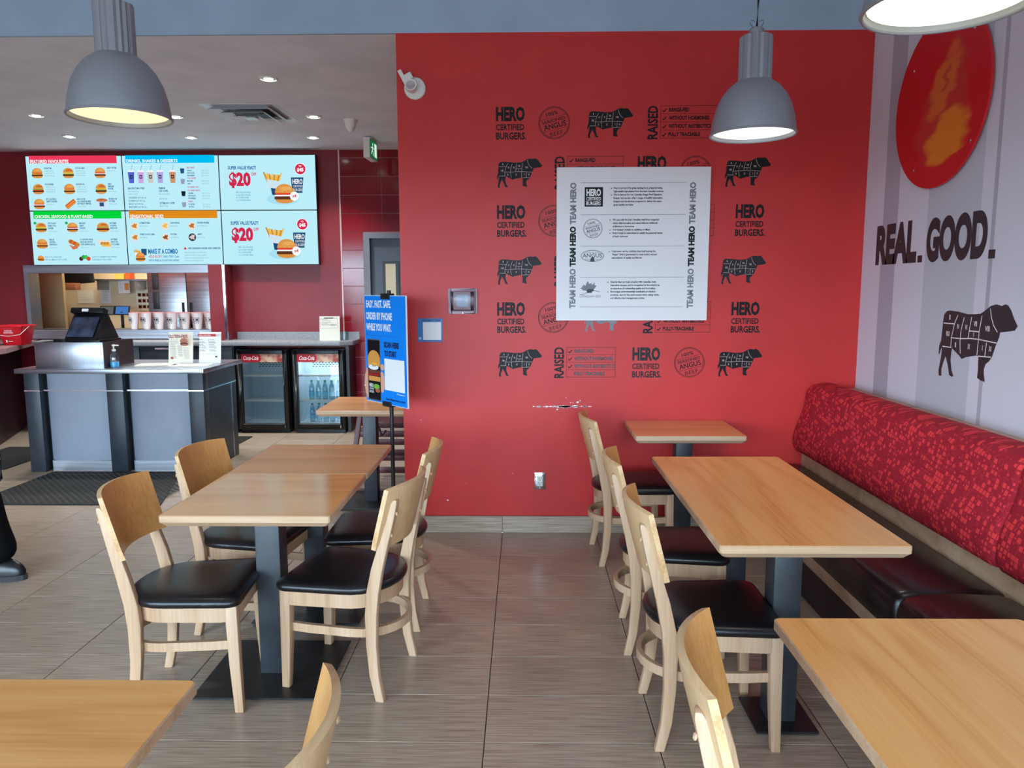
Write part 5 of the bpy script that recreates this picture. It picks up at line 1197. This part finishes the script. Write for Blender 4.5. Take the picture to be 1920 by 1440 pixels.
# ------------------------------------------------------------------ person at the left edge
def skin_mesh(name, chain, m, parent, sub=2):
    """chain: list of (name, xyz, radius, parent name)"""
    me = bpy.data.meshes.new(name); bm = bmesh.new(); ly = bm.verts.layers.skin.verify(); vd = {}
    for n, co, r, pa in chain:
        v = bm.verts.new(co); v[ly].radius = r if isinstance(r, tuple) else (r, r); v[ly].use_root = pa is None; vd[n] = v
        if pa: bm.edges.new((vd[pa], v))
    bm.to_mesh(me); bm.free(); me.materials.append(m)
    o = bpy.data.objects.new(name, me); col.objects.link(o); o.parent = parent
    s = o.modifiers.new('skin', 'SKIN'); s.use_smooth_shade = True
    d = o.modifiers.new('sub', 'SUBSURF'); d.levels = d.render_levels = sub
    return o
pe = empty('person', (-3.11, 3.98, 0), 0, 'person in black clothes and black shoes walking in at the left edge', 'person')
SK = mat('skin', (206, 156, 130), .5); CLO = noisy('black_cloth', (11, 11, 12), (15, 15, 16), nscale=60, rough=.95, spec=.1); SHO = mat('black_leather', (18, 18, 20), .3); SOLE = mat('shoe_sole', (44, 42, 42), .7); HAIR = noisy('dark_hair', (34, 24, 20), (50, 36, 28), (1, 1, .2), 40, 3, .5)
B = [('pel', (0, 0, .93), .1, None), ('sp', (.0, 0, 1.1), .1, 'pel'), ('ch', (.0, 0, 1.28), .115, 'sp'), ('nk', (0, 0, 1.42), .05, 'ch'), ('hb', (.015, 0, 1.5), .06, 'nk'), ('hm', (.02, 0, 1.57), .078, 'hb'), ('ht', (.01, 0, 1.65), .06, 'hm')]
for s, n in ((1, 'l'), (-1, 'r')):
    f = .17 if s < 0 else -.2
    B += [('hp'+n, (0, s*.09, .9), .085, 'pel'), ('kn'+n, (f*.75+.04, s*.1, .49), .058, 'hp'+n), ('an'+n, (f-.0, s*.1, .1), .036, 'kn'+n), ('to'+n, (f+.13, s*.1, .05), .032, 'an'+n)]
    B += [('sh'+n, (-.01, s*.17, 1.37), .052, 'ch'), ('el'+n, (-.04*s-.03, s*.22, 1.1), .04, 'sh'+n), ('wr'+n, (.0-.06*s, s*.23, .88), .026, 'el'+n), ('pa'+n, (.0-.06*s, s*.23, .82), .028, 'wr'+n)]
    for k, (dx, L) in enumerate(((-.03, .065), (-.01, .075), (.01, .07), (.03, .055))):
        B += [('f%d' % k+n, (.0-.06*s+dx, s*.23, .78), .0095, 'pa'+n), ('g%d' % k+n, (.01-.06*s+dx, s*.225, .78-L*.55), .0085, 'f%d' % k+n), ('h%d' % k+n, (.005-.06*s+dx, s*.215, .78-L), .0075, 'g%d' % k+n)]
    B += [('t1'+n, (.04-.06*s, s*.22, .81), .0105, 'pa'+n), ('t2'+n, (.055-.06*s, s*.215, .775), .009, 't1'+n)]
skin_mesh('body', B, SK, pe)
J = [('a', (0, 0, .9), (.15, .125), None), ('b', (0, 0, 1.1), (.145, .115), 'a'), ('c', (0, 0, 1.28), (.16, .13), 'b'), ('d', (0, 0, 1.4), (.075, .075), 'c')]
for s, n in ((1, 'l'), (-1, 'r')): J += [('s'+n, (-.01, s*.17, 1.36), .07, 'c'), ('e'+n, (-.04*s-.03, s*.22, 1.1), .058, 's'+n), ('w'+n, (.0-.06*s, s*.23, .9), .042, 'e'+n)]
skin_mesh('jacket', J, CLO, pe)
T = [('a', (0, 0, .95), (.13, .115), None)]
for s, n in ((1, 'l'), (-1, 'r')):
    f = .17 if s < 0 else -.2
    T += [('h'+n, (0, s*.09, .86), .1, 'a'), ('k'+n, (f*.75+.04, s*.1, .49), .086, 'h'+n), ('m'+n, (f*.95+.02, s*.1, .26), .105, 'k'+n), ('f'+n, (f+.06, s*.1, .07), .13, 'm'+n)]
skin_mesh('trousers', T, CLO, pe)
for s in (1, -1):
    f = .17 if s < 0 else -.2
    sh = MB().loft([[(f+x*k+.05, s*.1+y*k, z) for x, y in [(.145*math.cos(R(a))*(1 if math.cos(R(a)) > 0 else .85), .05*math.sin(R(a))) for a in range(0, 360, 20)]] for k, z in ((1.0, .028), (1.02, .05), (.93, .075), (.72, .1), (.5, .115))]).build('shoe', SHO, pe, smooth=True, ang=60)
    MB().loft([[(f+x+.05, s*.1+y, z) for x, y in [(.152*math.cos(R(a))*(1 if math.cos(R(a)) > 0 else .88), .056*math.sin(R(a))) for a in range(0, 360, 20)]] for z in (0, .03)]).build('sole', SOLE, sh)
hr = MB().lathe([(.001, .092), (.05, .082), (.078, .052), (.089, 0), (.086, -.05), (.07, -.09)], 24, M=TR(-.018, 0, 1.612, ry=R(-38)), cap=False).build('hair', HAIR, pe, smooth=True)
hd_ = MB()
for s in (1, -1): hd_.lathe([(.001, .003), (.006, .001), (.007, -.004)], 10, M=TR(.09, s*.03, 1.575, ry=R(90)), cap=False)
hd_.build('eyes', mat('eye', (240, 238, 232), .3), pe)
MB().loft([[(.092, -.012, 1.535), (.092, .012, 1.535), (.09, .008, 1.572), (.09, -.008, 1.572)], [(.112, -.006, 1.54), (.112, .006, 1.54), (.096, .003, 1.57), (.096, -.003, 1.57)]]).build('nose', SK, pe, smooth=True)
MB().box(.084, .09, -.022, .022, 1.508, 1.517).build('mouth', mat('lips', (170, 90, 84), .5), pe)
for s in (1, -1): MB().lathe([(.001, 0), (.018, .003), (.019, .009), (.001, .012)], 12, M=TR(.0, s*.07, 1.565, rx=R(-90*s))).build('ear', SK, pe, smooth=True)
hb = empty('shoulder_bag', (-2.945, 3.84, .84), R(6), 'black shoulder bag with hanging strap carried by the person at the left edge', 'bag')
MB().loft([[(x*k, y*k, z) for x, y in [(.15*math.cos(R(a)), .05*math.sin(R(a))) for a in range(0, 360, 24)]] for k, z in ((.85, 0), (1, .02), (1, .14), (.9, .18), (.6, .2))]).build('bag_body', CLO, hb, smooth=True)
MB().tube([(.1, 0, .12), (.125, -.01, 0), (.14, -.01, -.16), (.14, -.01, -.26), (.1, -.01, -.31), (.02, 0, -.25), (-.05, 0, 0)], .007, 6).build('strap', BLKPL, hb, smooth=True)
MB().tube([(-.12, 0, .17), (-.1, -.05, .4), (-.12, -.12, .57), (-.14, .0, .6), (-.13, .05, .4), (-.05, .03, .18)], .008, 6).build('carry_strap', CLO, hb, smooth=True)
